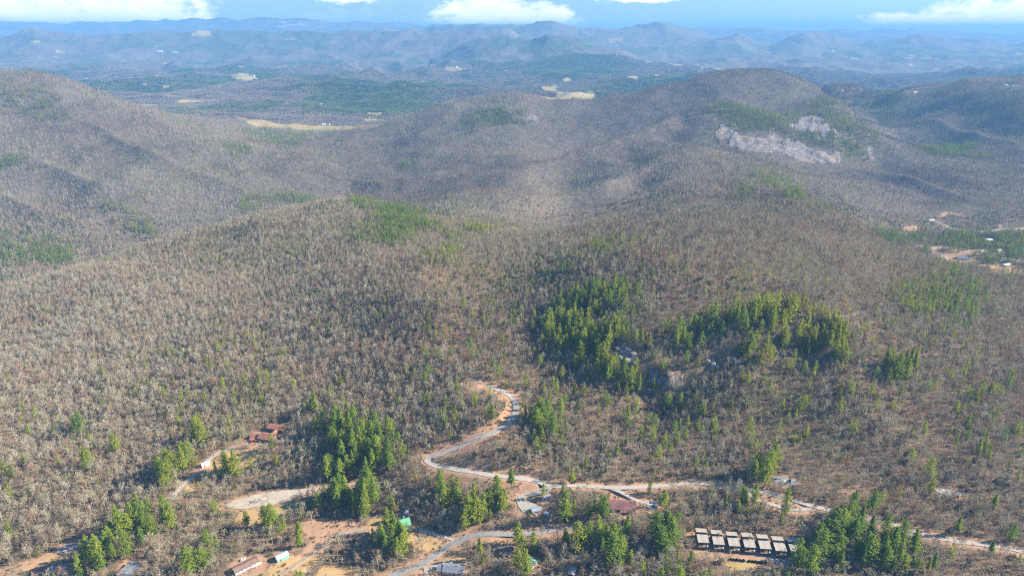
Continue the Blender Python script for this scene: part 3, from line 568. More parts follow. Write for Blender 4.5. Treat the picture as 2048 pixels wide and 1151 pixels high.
# ------------------------------------------------------------------ vegetation
def at_blob(u, v, ru, rv, start=200.0):
    c = at(u, v, start); y0 = at(u, v+rv, start).y; y1 = at(u, v-rv, start).y
    ra = abs(kx(u+ru, v)-kx(u, v)); b0, b1 = math.log(y0), math.log(max(y1, y0*1.01))
    return c.x/c.y, math.log(c.y), ra, max(min((b1-b0)/2, ra*3.5), ra*0.5)
PINE_BLOBS = [(1425, 222, 60, 9, .55), (1520, 232, 110, 9, .8), (1640, 236, 60, 12, .7),(1300, 560, 430, 130, .10), (930, 640, 130, 160, .12), (1350, 470, 250, 70, .10), (150, 470, 260, 110, .10),(1150, 615, 55, 45, .75), (1200, 600, 60, 35, .8), (1130, 670, 45, 50, .75), (1200, 690, 50, 50, .8), (1245, 745, 40, 35, .6), (1260, 600, 40, 40, .35),
 (1380, 690, 70, 35, .55), (1450, 660, 80, 45, .6), (1540, 640, 60, 45, .6), (1590, 670, 60, 45, .65), (1640, 690, 50, 40, .6), (1500, 710, 60, 25, .6), (1320, 690, 50, 30, .35), (1680, 720, 30, 25, .35),
 (1800, 745, 55, 40, .55), (1860, 590, 90, 45, .55), (1925, 600, 50, 50, .7), (1780, 600, 60, 30, .2), (1900, 555, 50, 25, .5),
 (790, 440, 60, 32, .85), (760, 460, 60, 30, .5), (850, 455, 50, 14, .7), (730, 405, 40, 10, .7), (962, 463, 30, 10, .8), (875, 515, 35, 45, .45), (905, 500, 30, 40, .35), (870, 600, 50, 60, .22), (910, 480, 40, 20, .5),
 (1120, 540, 70, 40, .3), (1240, 490, 80, 35, .35), (1330, 520, 60, 40, .3), (1480, 570, 90, 40, .2), (1400, 460, 90, 50, .16), (1500, 480, 90, 60, .14), (1560, 560, 80, 40, .15), (1000, 640, 60, 60, .1),
 (1550, 365, 60, 18, .6), (1480, 385, 30, 30, .35), (1590, 392, 20, 14, .6), (1780, 478, 40, 14, .6),
 (700, 905, 55, 42, .8), (760, 920, 40, 40, .65), (650, 860, 30, 30, .3), (690, 870, 50, 25, .4), (640, 835, 30, 25, .3), (700, 1000, 45, 38, .6), (745, 985, 35, 35, .55), (680, 960, 30, 30, .6),
 (535, 1045, 34, 26, .85), (500, 1040, 22, 18, .5), (240, 1090, 45, 34, .9), (285, 1070, 40, 34, .85), (325, 1060, 26, 34, .8), (190, 1120, 45, 28, .7), (170, 1140, 50, 22, .8), (360, 945, 22, 20, .8), (330, 965, 16, 14, .6),
 (185, 935, 22, 16, .6), (230, 910, 24, 12, .4), (170, 880, 30, 16, .3), (140, 860, 20, 10, .3), (400, 900, 14, 16, .5), (470, 945, 30, 14, .5), (415, 1100, 18, 22, .6), (390, 1140, 22, 16, .6), (440, 1030, 16, 16, .4),
 (900, 1010, 45, 35, .55), (940, 1030, 45, 30, .6), (985, 1015, 30, 30, .5), (870, 985, 35, 20, .35), (1015, 970, 20, 36, .6), (780, 1090, 34, 34, .75), (765, 1060, 20, 18, .5), (800, 1100, 24, 20, .5),
 (1145, 985, 30, 24, .75), (1100, 990, 22, 20, .6), (1130, 1060, 34, 30, .6), (1195, 1050, 30, 36, .5), (1170, 1090, 40, 24, .5), (1230, 1100, 34, 30, .6), (1240, 1130, 30, 20, .5), (1040, 1085, 16, 34, .7), (975, 1110, 22, 20, .6), (1050, 1140, 26, 16, .6),
 (1340, 1095, 34, 26, .65), (1510, 960, 26, 22, .85), (1535, 958, 18, 22, .8), (1475, 1015, 24, 20, .4), (1510, 1020, 14, 14, .5), (1575, 1030, 12, 14, .4),
 (1720, 1070, 60, 34, .75), (1760, 1110, 60, 40, .85), (1680, 1110, 50, 40, .75), (1640, 1130, 40, 30, .6), (1790, 1140, 40, 26, .7), (1600, 1140, 40, 20, .35), (1695, 1040, 24, 20, .6), (1745, 1030, 20, 24, .7),
 (1855, 975, 14, 22, .5), (1955, 925, 24, 16, .6), (1970, 960, 20, 14, .3), (1080, 865, 50, 40, .30), (960, 820, 40, 60, .16), (860, 800, 30, 50, .22), (900, 830, 40, 40, .2), (1010, 760, 30, 20, .2), (970, 720, 14, 14, .5), (1270, 790, 14, 24, .6), (1310, 785, 12, 22, .6), (920, 870, 30, 20, .3),
 (100, 510, 60, 28, .7), (30, 500, 60, 50, .45), (130, 490, 50, 20, .4), (250, 430, 50, 30, .35), (285, 460, 36, 22, .6), (280, 380, 50, 30, .2), (60, 210, 80, 40, .3), (20, 325, 34, 14, .7), (200, 290, 120, 60, .10), (400, 330, 120, 50, .2), (360, 350, 60, 40, .2), (600, 400, 60, 12, .8), (520, 410, 60, 20, .3),
 (560, 280, 100, 24, .25), (480, 300, 30, 14, .5), (1010, 232, 50, 18, .8), (960, 245, 50, 18, .4), (940, 262, 40, 20, .2), (880, 300, 60, 40, .05), (680, 310, 40, 30, .15), (735, 280, 40, 20, .05), (810, 330, 10, 20, .5),
 (1470, 240, 40, 12, .7), (1530, 250, 60, 14, .75), (1600, 235, 50, 14, .5), (1640, 270, 50, 12, .6), (1690, 250, 50, 40, .55), (1700, 300, 40, 24, .7), (1560, 262, 40, 8, .5), (1740, 270, 25, 30, .5), (1630, 280, 50, 8, .6),
 (1895, 300, 55, 11, .9), (1960, 315, 40, 5, .5), (1780, 195, 40, 14, .5), (1650, 205, 60, 14, .3),
 (1830, 470, 50, 20, .3), (1930, 480, 80, 22, .5), (2010, 500, 60, 34, .6), (1940, 515, 12, 8, .9), (1850, 505, 8, 8, .6), (1720, 420, 60, 20, .1), (2000, 540, 60, 8, .2), (95, 625, 14, 10, .4), (30, 660, 50, 12, .3), (430, 525, 30, 10, .35), (590, 515, 20, 8, .4)]
LAUREL_BLOBS = [(1010, 600, 110, 90, .7), (1080, 860, 130, 90, .75), (1150, 790, 100, 60, .6), (1240, 500, 160, 70, .5), (1560, 300, 180, 50, .5), (1300, 300, 120, 50, .3), (800, 640, 80, 80, .35), (1700, 800, 200, 80, .3), (1950, 950, 110, 80, .6), (880, 800, 90, 60, .4),
 (1420, 560, 200, 70, .3), (750, 820, 120, 60, .3), (1640, 360, 120, 60, .5), (620, 460, 80, 50, .3), (1050, 240, 120, 60, .4), (1280, 780, 120, 30, .6), (1500, 730, 150, 26, .6), (1860, 640, 160, 70, .5), (1250, 870, 220, 80, .4), (1450, 950, 60, 20, .8), (1750, 1100, 100, 60, .5), (1250, 640, 150, 80, .35)]
PB = [at_blob(*b[:4])+(b[4],) for b in PINE_BLOBS]; LB = [at_blob(*b[:4])+(b[4],) for b in LAUREL_BLOBS]
def blobdens(B, x, y, base):
    a = x/y; b = np.log(y); r = np.full(x.shape, 0.0)+base; wob = 0.45*fbm(x, y, 55, 2, 201)
    for (a0, b0, ra, rb, d) in B:
        q = np.hypot((a-a0)/ra, (b-b0)/rb)
        r = np.maximum(r, d*(.68+.3*(b > 7.1))*(1-sstep(0.3, 1.45, q+wob)))
    return r
SHADE_TONE_BLOBS = [(1430, 225, 110, 22, 1.4), (1240, 280, 170, 16, 1.2),(850, 330, 330, 90, 1.2), (720, 330, 150, 70, .8), (1300, 200, 300, 40, 1.2), (1500, 180, 200, 40, .9), (1260, 290, 160, 26, 1.2), (1150, 340, 120, 20, .8), (1330, 330, 100, 16, .6), (1660, 850, 420, 90, .45), (1560, 370, 150, 60, .8), (1850, 300, 320, 110, .9), (1250, 400, 130, 16, .9),
 (1030, 330, 90, 16, .6), (1250, 980, 200, 30, .3), (1900, 1000, 150, 60, .6), (150, 190, 200, 50, .8), (1000, 620, 90, 90, .5), (1200, 850, 200, 70, .2)]  # dark woods; also bark colour painting shade on slopes turned from the sun
PALE_BLOBS = [(250, 680, 380, 190, .8), (150, 900, 260, 110, .5), (1000, 425, 170, 26, 1.2), (660, 450, 140, 50, .6), (1100, 370, 160, 14, .6), (1280, 375, 130, 12, .6), (250, 400, 300, 80, .4), (1050, 300, 120, 20, .7), (1700, 560, 380, 80, .4), (1800, 680, 300, 60, .4), (1400, 430, 160, 40, .2), (1990, 600, 150, 90, .4)]  # pale-barked woods; also bark colour painting sunlight on some slopes
TB = [at_blob(*b[:4])+(b[4],) for b in SHADE_TONE_BLOBS]; QB = [at_blob(*b[:4])+(b[4],) for b in PALE_BLOBS]
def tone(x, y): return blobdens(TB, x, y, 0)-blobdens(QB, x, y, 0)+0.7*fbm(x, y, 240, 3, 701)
def far_ever(x, y):                                   # share of evergreens in the far country
    n = fbm(x, y, 600, 4, 301)+0.5*fbm(x, y, 3500, 2, 311)
    return sstep(-0.05, 0.42, n)*0.7
EVERM = far_ever(GX, GY)*sstep(3700, 4500, GY); FARM = np.maximum(sstep(7500, 8600, GY), .85*sstep(1150, 1900, GY))

def mat_bark(name, A=None, B=None, red_amt=0.55):
    m, nt, b = new_mat(name); L = nt.links
    oi = nd(nt, 'ShaderNodeObjectInfo'); rnd = oi.outputs['Random']; loc = oi.outputs['Location']
    def noise(s, det=3.0):
        n = nd(nt, 'ShaderNodeTexNoise', i_Scale=s, i_Detail=det, i_Roughness=0.6); L.new(loc, n.inputs['Vector']); return n.outputs[0]
    def ramp(x, lo, hi): return mth(nt, 'DIVIDE', mth(nt, 'SUBTRACT', x, lo), hi-lo, clamp=True)
    c = mixc(nt, rnd, A or TWIG_A, B or TWIG_B)
    red = mth(nt, 'MULTIPLY', ramp(noise(0.009), 0.5, 0.63), red_amt)
    c = mixc(nt, mth(nt, 'MULTIPLY', red, ramp(rnd, 0.1, 0.6)), c, TWIG_RED)
    grn = mth(nt, 'MULTIPLY', ramp(noise(0.0055, 4.0), 0.54, 0.64), 0.6)
    c = mixc(nt, mth(nt, 'MULTIPLY', grn, ramp(rnd, 0.9, 0.3)), c, TWIG_GREEN)
    rr = mth(nt, 'FRACT', mth(nt, 'MULTIPLY', rnd, 17.3))
    c = mixc(nt, mth(nt, 'MULTIPLY', ramp(rr, 0.90, 0.95), 0.6), c, (0.44, 0.20, 0.11))      # a few trees keep russet leaves
    c = mixc(nt, mth(nt, 'MULTIPLY', ramp(rr, 0.22, 0.1), 0.4), c, (0.54, 0.48, 0.36))       # a few pale ones
    L.new(c, b.inputs['Base Color']); b.inputs['Roughness'].default_value = 0.9; b.inputs['Specular IOR Level'].default_value = 0.1
    return m
TWIG_A, TWIG_B, TWIG_RED, TWIG_GREEN = (0.48, 0.41, 0.285), (0.33, 0.28, 0.19), (0.42, 0.27, 0.18), (0.35, 0.36, 0.15)
def mat_leaf(name, ca, cb, cc, cdark, trans=0.25, loc_scale=0.004):
    m, nt, b = new_mat(name); L = nt.links; nt.nodes.remove(b)
    oi = nd(nt, 'ShaderNodeObjectInfo'); rnd = oi.outputs['Random']
    n = nd(nt, 'ShaderNodeTexNoise', i_Scale=loc_scale, i_Detail=3.0); L.new(oi.outputs['Location'], n.inputs['Vector'])
    g = nd(nt, 'ShaderNodeNewGeometry'); n2 = nd(nt, 'ShaderNodeTexNoise', i_Scale=0.55, i_Detail=2.0); L.new(g.outputs['Position'], n2.inputs['Vector'])
    c = mixc(nt, rnd, ca, cb); c = mixc(nt, mth(nt, 'MULTIPLY', mth(nt, 'SUBTRACT', n.outputs[0], 0.45), 5.0, clamp=True), c, cc)
    c = mixc(nt, mth(nt, 'MULTIPLY', mth(nt, 'SUBTRACT', n2.outputs[0], 0.42), 3.0, clamp=True), c, cdark)
    d = nd(nt, 'ShaderNodeBsdfDiffuse'); t = nd(nt, 'ShaderNodeBsdfTranslucent'); L.new(c, d.inputs[0]); L.new(c, t.inputs[0])
    mx = nd(nt, 'ShaderNodeMixShader', i_0=trans); L.new(d.outputs[0], mx.inputs[1]); L.new(t.outputs[0], mx.inputs[2])
    L.new(mx.outputs[0], nt.nodes['Material Output'].inputs[0])
    return m
M_bark = mat_bark('bare_wood'); M_bark_pale = mat_bark('pale_and_sunlit_wood', (0.52, 0.46, 0.345), (0.41, 0.355, 0.26), .35); M_bark_dark = mat_bark('dark_bare_wood', (0.235, 0.185, 0.15), (0.14, 0.11, 0.09), .5)  # pale and dark copies also carry painted slope light and shade
M_pbark = mat_plain('pine_bark', (0.16, 0.12, 0.09), 0.95, 0.2, 2.0)
M_needle = mat_leaf('pine_needles', (0.40, 0.45, 0.055), (0.19, 0.29, 0.055), (0.48, 0.47, 0.06), (0.14, 0.23, 0.045), 0.35)
M_gold = mat_leaf('golden_needles', (0.36, 0.36, 0.05), (0.18, 0.22, 0.035), (0.30, 0.25, 0.04), (0.12, 0.14, 0.03))
M_laurel = mat_leaf('laurel_leaves', (0.11, 0.14, 0.055), (0.07, 0.105, 0.05), (0.15, 0.17, 0.07), (0.05, 0.075, 0.035))
M_shrub = mat_leaf('shrub_leaves', (0.035, 0.07, 0.03), (0.03, 0.06, 0.03), (0.05, 0.09, 0.03), (0.02, 0.04, 0.02))
M_straw = mat_plain('straw_grass', (0.52, 0.36, 0.17), 0.95, 0.2, 1.0)
M_russet = mat_plain('russet_twigs', (0.33, 0.2, 0.13), 0.95, 0.2, 1.0)

def seg(V, F, p, q, r0, r1, k=3):                    # a tapering stick
    d = np.array(q)-np.array(p); d = d/(np.linalg.norm(d)+1e-9); a = np.cross(d, [0.31, 0.52, 0.79]); a /= np.linalg.norm(a); b = np.cross(d, a); n = len(V)
    for c, r in ((p, r0), (q, r1)):
        for i in range(k):
            t = 2*math.pi*i/k; V.append(np.array(c)+a*r*math.cos(t)+b*r*math.sin(t))
    for i in range(k): j = (i+1) % k; F.append((n+i, n+j, n+k+j, n+k+i))
def blade(V, F, p, q, w, R):                         # a twig: one thin quad
    d = np.array(q)-np.array(p); a = np.cross(d, R.normal(size=3)); a = a/(np.linalg.norm(a)+1e-9)*w/2; n = len(V)
    V += [p-a, p+a, q+a*0.35, q-a*0.35]; F.append((n, n+1, n+2, n+3))
def bare_tree(seed, H=19.0, lod=0, spread=1.0):
    R = np.random.default_rng(seed); TV, TF, CV, CF = [], [], [], []
    top = np.array([R.normal(0, .5), R.normal(0, .5), H*0.62]); p0 = np.zeros(3); p1 = top*0.5+np.array([R.normal(0, .25), R.normal(0, .25), 0]); r = 0.26*(H/19)
    fat = (1.0, 1.35, 2.2)[lod]
    seg(TV, TF, p0-[0, 0, 1.5], p1, r*fat, r*.75*fat, 5 if lod == 0 else 3); seg(TV, TF, p1, top, r*.75*fat, r*.4*fat, 5 if lod == 0 else 3)
    nl = (10, 8, 6)[lod]; ns = (6, 5, 3)[lod]; nt_ = (7, 5, 4)[lod]; tw = (0.16, 0.25, 0.66)[lod]
    for i in range(nl):
        t = 0.42+0.58*(i/(nl-1))**0.8; base = p1+(top-p1)*((t-.5)/.5) if t > .5 else p1*(t/.5)
        az = i*2.4+R.uniform(-.5, .5); el = math.radians(R.uniform(12, 42)+38*(t-.42)/.58); Lb = H*R.uniform(.24, .34)*(1.12-0.35*t)*(spread if el < 1.0 else 1)
        if i == nl-1: el = math.radians(82)
        d = np.array([math.cos(az)*math.cos(el), math.sin(az)*math.cos(el), math.sin(el)]); mid = base+d*Lb*.5; d2 = d+np.array([0, 0, .35]); d2 /= np.linalg.norm(d2); end = mid+d2*Lb*.5
        seg(CV, CF, base, mid, .11*fat, .075*fat); seg(CV, CF, mid, end, .075*fat, .03*fat)
        for j in range(ns):
            s = R.uniform(.3, 1.0); b0 = base+(mid-base)*s*2 if s < .5 else mid+(end-mid)*(s-.5)*2
            dd = d2*0.7+R.normal(0, .65, 3)+[0, 0, .25]; dd /= np.linalg.norm(dd); L2 = H*R.uniform(.09, .17); e = b0+dd*L2
            seg(CV, CF, b0, e, .04*fat, .02*fat, 3) if lod == 0 else blade(CV, CF, b0, e, .07*fat, R)
            for k in range(nt_):
                s2 = R.uniform(.15, 1); q = b0+(e-b0)*s2; d3 = dd*.8+R.normal(0, .6, 3)+[0, 0, .25]; d3 /= np.linalg.norm(d3)
                blade(CV, CF, q, q+d3*H*R.uniform(.045, .10), tw*R.uniform(.7, 1.3), R)
    return TV, TF, CV, CF
def tuft(V, F, c, s, R, k=3, flat=0.5):
    for _ in range(k):
        a = R.uniform(0, 6.283); u = np.array([math.cos(a), math.sin(a), R.normal(0, .35)*flat])*s; w = np.array([-math.sin(a), math.cos(a), R.normal(0, .5)])*s*.55
        n = len(V); o = c+R.normal(0, s*.3, 3); V += [o-u*.5-w*.5, o+u*.6, o-u*.3+w*.6, o-u*.8]; F.append((n, n+1, n+2, n+3))
def pine_tree(seed, H=28.0, lod=0, slim=1.0, start=0.28):
    R = np.random.default_rng(seed); TV, TF, CV, CF = [], [], [], []
    k = 6 if lod == 0 else 3; rt = .34*(H/28)*(1, 1.3, 2)[lod]
    seg(TV, TF, (0, 0, -1.5), (0, 0, H*.5), rt, rt*.6, k); seg(TV, TF, (0, 0, H*.5), (R.normal(0, .2), R.normal(0, .2), H*.97), rt*.6, .04, k)
    nw = (16, 12, 7)[lod]; nb = (7, 6, 5)[lod]; ts = (0.95, 1.4, 2.4)[lod]; nt_ = (7, 4, 2)[lod]
    lean = R.uniform(0, 6.28); full = R.uniform(.85, 1.1)
    for i in range(nw):
        t = i/(nw-1); z = H*(start+(1-start)*t); rad = H*.20*slim*full*(((1-t)**.55 if seed % 2 else math.sqrt(max(0, 1-t**2.2)))+.05)*(0.72+.28*min(1, t*5+.3))*R.uniform(.8, 1.18)
        for j in range(nb):
            if R.random() < .22: continue
            az = j*6.283/nb+i*1.9+R.uniform(-.4, .4); rr = rad*R.uniform(.65, 1.15)*(1+.15*math.cos(az-lean))
            zb = z+R.uniform(-.3, .3); droop = -.10*rr+R.uniform(-.15, .25)*rr*.5
            if lod == 0: seg(TV, TF, (0, 0, zb), (math.cos(az)*rr*.85, math.sin(az)*rr*.85, zb+droop*.7), .07, .02, 3)
            for m in range(nt_):
                f = (m+1)/nt_; side = R.normal(0, .16*rr)*f
                c = np.array([math.cos(az)*rr*f-math.sin(az)*side, math.sin(az)*rr*f+math.cos(az)*side, zb+droop*f*f+R.uniform(-.15, .2)])
                tuft(CV, CF, c, ts*(H/28)*(0.8+.35*(1-t)), R, (3, 2, 2)[lod])
    tuft(CV, CF, np.array([0, 0, H*.985]), ts*.5, R, 3, 2)
    return TV, TF, CV, CF
def shrub(seed, r=2.0, h=1.6, n=70, s=.55):
    R = np.random.default_rng(seed); V, F = [], []
    for _ in range(n):
        a = R.uniform(0, 6.283); q = math.sqrt(R.random()); z = h*math.sqrt(max(0, 1-q*q))*R.uniform(.35, 1.05); tuft(V, F, np.array([math.cos(a)*q*r, math.sin(a)*q*r, z]), s, R, 2, 1.6)
    return V, F
def quads(name, V, F, mat): return fast_mesh(name, np.array(V), np.array(F), mat)
def proto(name, TV, TF, CV, CF, mt, mc):             # trunk and crown in one mesh, for the mass of the forest
    V = TV+CV; F = TF+[tuple(i+len(TV) for i in f) for f in CF]
    me = quads(name, V, F, mt); me.materials.append(mc); me.polygons.foreach_set('material_index', [0]*len(TF)+[1]*len(CF))
    return bpy.data.objects.new(name, me)
def collection(name, objs):
    c = bpy.data.collections.new(name)
    for i, o in enumerate(objs): o.name = '%s_%02d' % (name, i); c.objects.link(o)
    return c
def scatter(name, label, cat, coll, x, y, z, rz, sc, idx, tilt=None):
    n = len(x); me = bpy.data.meshes.new(name); me.vertices.add(n); me.vertices.foreach_set('co', np.stack([x, y, z], -1).astype(np.float32).ravel())
    rot = np.zeros((n, 3), np.float32); rot[:, 2] = rz
    if tilt is not None: rot[:, 0] = tilt[0]; rot[:, 1] = tilt[1]
    a = me.attributes.new('rot', 'FLOAT_VECTOR', 'POINT'); a.data.foreach_set('vector', rot.ravel())
    a = me.attributes.new('scl', 'FLOAT_VECTOR', 'POINT'); a.data.foreach_set('vector', np.ascontiguousarray(sc, np.float32).ravel())
    a = me.attributes.new('idx', 'INT', 'POINT'); a.data.foreach_set('value', idx.astype(np.int32))
    o = link(bpy.data.objects.new(name, me)); tag(o, label, cat, None, 'stuff')
    g = bpy.data.node_groups.new(name+'_nodes', 'GeometryNodeTree')
    g.interface.new_socket('Geometry', in_out='INPUT', socket_type='NodeSocketGeometry'); g.interface.new_socket('Geometry', in_out='OUTPUT', socket_type='NodeSocketGeometry')
    gi = g.nodes.new('NodeGroupInput'); go = g.nodes.new('NodeGroupOutput'); ip = g.nodes.new('GeometryNodeInstanceOnPoints'); ci = g.nodes.new('GeometryNodeCollectionInfo')
    ci.inputs['Collection'].default_value = coll; ci.inputs['Separate Children'].default_value = True; ci.inputs['Reset Children'].default_value = True
    ip.inputs['Pick Instance'].default_value = True
    def att(nm, ty):
        q = g.nodes.new('GeometryNodeInputNamedAttribute'); q.data_type = ty; q.inputs['Name'].default_value = nm; return [s for s in q.outputs if s.enabled and s.name == 'Attribute'][0]
    g.links.new(gi.outputs[0], ip.inputs['Points']); g.links.new(ci.outputs[0], ip.inputs['Instance'])
    g.links.new(att('idx', 'INT'), ip.inputs['Instance Index']); g.links.new(att('rot', 'FLOAT_VECTOR'), ip.inputs['Rotation']); g.links.new(att('scl', 'FLOAT_VECTOR'), ip.inputs['Scale'])
    g.links.new(ip.outputs[0], go.inputs[0])
    md = o.modifiers.new('scatter', 'NODES'); md.node_group = g
    return o
def grid_points(y0, y1, cell, seed):
    R = np.random.default_rng(seed); xs, ys = [], []
    y = np.arange(y0, y1, cell); X = np.arange(-1.05*y1, 1.05*y1, cell)
    GXX, GYY = np.meshgrid(X, y); x = (GXX+R.uniform(-.5, .5, GXX.shape)*cell*.95).ravel(); yy = (GYY+R.uniform(-.5, .5, GXX.shape)*cell*.95).ravel()
    z = ground(x, np.maximum(yy, 250)); u, v = project(x, yy, z+10)
    k = (u > -160) & (u < 2210) & (v < 1260) & (yy > 260); x, yy, z = x[k], yy[k], z[k]
    # leave out what the ground in front hides completely
    hid = np.zeros(len(x), bool); dzc = (z+26-CAM_H)
    for t in np.linspace(0.30, 0.985, 26):
        hid |= (CAM_H+dzc*t) < ground(x*t, np.maximum(yy*t, 245))-1
    k = ~hid; return x[k], yy[k], z[k], R
def mask_at(M, x, y): return interp(ga, gb, M, x/y, np.log(y))

def grow_forest():
    allp = []
    for (y0, y1, cell, sd_) in ((270, 1500, NEAR_CELL, 1), (1500, 3700, 7.8, 2)):
        x, y, z, R = grid_points(y0, y1, cell, sd_)
        clr = mask_at(CLEAR, x, y); rock = mask_at(ROCKM, x, y); lawn = mask_at(LAWNM, x, y); fld = mask_at(FIELDM, x, y)
        k = (R.random(len(x)) > clr*.97) & (R.random(len(x)) > rock*1.35) & (lawn < .5) & (fld < .4)
        x, y, z = x[k], y[k], z[k]
        pd = blobdens(PB, x, y, 0.016+0.07*sstep(0.1, 0.5, fbm(x, y, 160, 3, 401))*(y < 1700)+0.16*sstep(.1, .5, fbm(x, y, 300, 3, 402))*(y > 1300))
        pd = np.where(pd > .3, pd*(1-.28*(1-sstep(560, 760, y))), pd)
        pine = R.random(len(x)) < pd; dens = pd > .3
        allp.append((x, y, z, pine, pd, R.random(len(x))))
    X, Y, Z, PINE, PD, RN = [np.concatenate([a[i] for a in allp]) for i in range(6)]
    R = np.random.default_rng(5)
    # pines -----------------------------------------------------------------
    px, py, pz, pr = X[PINE], Y[PINE], Z[PINE], RN[PINE]; n = len(px); big = PD[PINE]
    big_here = sstep(900, 650, py) if False else 1-sstep(620, 900, py)
    h = (8+7.5*R.random(n))*(1-big_here)+(15+17*R.random(n)**.8)*big_here; h *= 1+.35*sstep(1000, 2000, py); h *= np.where(big < .2, .62, 1.0); wdt = h*R.uniform(.85, 1.2, n)
    kind = R.integers(0, 5, n)
    u, v = project(px, py, pz+h*.6); ut, vt = project(px, py, pz+h)
    size = h/py*((u > -10) & (u < 2058) & (vt < 1135)); order = np.argsort(-size); top = order[:300]; rest = np.ones(n, bool); rest[top] = False
    # bare trees ---------------------------------------------------------------
    bx, by, bz = X[~PINE], Y[~PINE], Z[~PINE]; nb = len(bx); tall = 0.52+0.28*R.random(nb)+0.34*(R.random(nb) < .2); tall *= 0.86-0.14*sstep(650, 1500, by)
    tall *= 1-.22*sstep(.05, .4, fbm(bx, by, 130, 2, 501))
    bu, bv = project(bx, by, bz+9); but, bvt = project(bx, by, bz+19*tall)
    bs = tall/by*((bu > 0) & (bu < 2048) & (bvt < 1135)); border = np.argsort(-bs); btop = border[:300]; brest = np.ones(nb, bool); brest[btop] = False
    print('pines', n, 'bare', nb)
    # prototypes
    pn = [pine_tree(20+i, 28, 0, (1.0, .82, 1.15, .9, 1.05)[i], (.22, .3, .16, .35, .12)[i]) for i in range(5)]
    pm = [(quads('pine_trunk', t, f, M_pbark), quads('pine_crown', c, g, M_needle)) for t, f, c, g in pn]
    bn = [bare_tree(50+i, 19, 0, (1, 1.25, .8, 1.1, .9, 1.3)[i]) for i in range(6)]
    TN = tone(bx, by)+R.normal(0, .35, nb); TI = np.clip(np.round(TN+1), 0, 2).astype(int)      # 0 pale, 1 grey-brown, 2 dark woods and painted slope shade
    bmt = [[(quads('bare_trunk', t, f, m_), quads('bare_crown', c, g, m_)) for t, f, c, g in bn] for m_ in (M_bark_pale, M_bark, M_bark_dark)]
    # individual trees
    for arr, meshes, nm, hh in ((top, pm, 'pine_tree', None), (btop, None, 'bare_tree', None)):
        for q in arr:
            if nm == 'pine_tree': p = (px[q], py[q], pz[q]); s = h[q]/28; sx = wdt[q]/28; mt, mc = meshes[int(kind[q])]
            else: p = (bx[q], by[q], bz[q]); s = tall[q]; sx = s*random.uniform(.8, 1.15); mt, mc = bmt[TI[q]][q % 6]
            t = bpy.data.objects.new(nm, None); t.location = p; t.rotation_euler = (0, 0, random.uniform(0, 6.28)); t.scale = (sx, sx, s); link(t)
            link(bpy.data.objects.new('trunk', mt), t); link(bpy.data.objects.new('crown', mc), t)
            TREES.append((nm, t, s))
    # the mass of the woods
    def lodsplit(x, y, z, zs, xs, kinds, name, label, cat, far_y, protos_near, protos_far):
        nn = y < far_y
        for k, pr_, suf in ((nn, protos_near, ''), (~nn, protos_far, '_distant')):
            if k.sum(): scatter(name+suf, label if not suf else label.replace('covering', 'farther off covering'), cat, collection('proto_'+name+suf, pr_), x[k], y[k], z[k], R.uniform(0, 6.28, k.sum()), np.stack([xs[k], xs[k], zs[k]], -1), kinds[k] % len(pr_) if kinds.max() >= 100 else kinds[k]*(len(pr_)//3)+R.integers(0, len(pr_)//3, k.sum()))
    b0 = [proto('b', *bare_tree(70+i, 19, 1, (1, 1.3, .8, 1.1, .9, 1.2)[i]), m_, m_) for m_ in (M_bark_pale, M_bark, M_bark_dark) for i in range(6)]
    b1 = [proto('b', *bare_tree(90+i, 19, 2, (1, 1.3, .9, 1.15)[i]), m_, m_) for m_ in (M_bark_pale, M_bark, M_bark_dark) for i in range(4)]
    zs = tall[brest]*R.uniform(.75, 1.1, brest.sum()); xs = tall[brest]*R.uniform(.75, 1.2, brest.sum())*(1+.15*(by[brest] > 1400)+.12*(1-sstep(650, 950, by[brest])))
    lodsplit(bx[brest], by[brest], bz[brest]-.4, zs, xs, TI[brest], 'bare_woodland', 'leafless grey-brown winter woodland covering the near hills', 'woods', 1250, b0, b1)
    p0 = [proto('p', *pine_tree(120+i, 28, 1, (1.0, .85, 1.15, .9)[i], (.2, .3, .14, .25)[i]), M_pbark, M_needle if i < 3 else M_gold) for i in range(4)]
    p1 = [proto('p', *pine_tree(140+i, 28, 2, (1.0, 1.2, .9, 1.1)[i], .12), M_pbark, (M_needle_far, M_needle, M_needle_far, M_gold)[i]) for i in range(4)]
    zs = h[rest]/28; xs = wdt[rest]/28
    lodsplit(px[rest], py[rest], pz[rest], zs, xs, R.integers(0, 800, rest.sum()), 'pine_woods', 'green pines mixed through the bare woods covering the near hills', 'woods', 1250, p0, p1)
    # laurel and saplings under the trees
    x, y, z, R2 = grid_points(270, 1700, 5.2, 3); dn = blobdens(LB, x, y, .13)*(1-mask_at(CLEAR, x, y))*(1-mask_at(ROCKM, x, y)*.7)*(1-mask_at(LAWNM, x, y)); k = R2.random(len(x)) < dn
    x, y, z = x[k], y[k], z[k]; ls = [bpy.data.objects.new('l', quads('l', *shrub(160+i, 2.1, 3.2, 26, 1.0), M_laurel)) for i in range(3)]
    s = R2.uniform(.7, 1.5, len(x)); scatter('laurel_thicket', 'dark green laurel thicket growing under the bare trees', 'shrubs', collection('proto_laurel', ls), x, y, z, R2.uniform(0, 6.28, len(x)), np.stack([s, s, s*R2.uniform(.7, 1.2, len(x))], -1), R2.integers(0, 3, len(x)))
    # dry brush on the open ground
    x, y, z, R2 = grid_points(270, 900, 2.6, 8); dt = mask_at(DIRTM, x, y); k = (R2.random(len(x)) < dt*.55*sstep(-.35, .35, fbm(x, y, 17, 3, 801)))
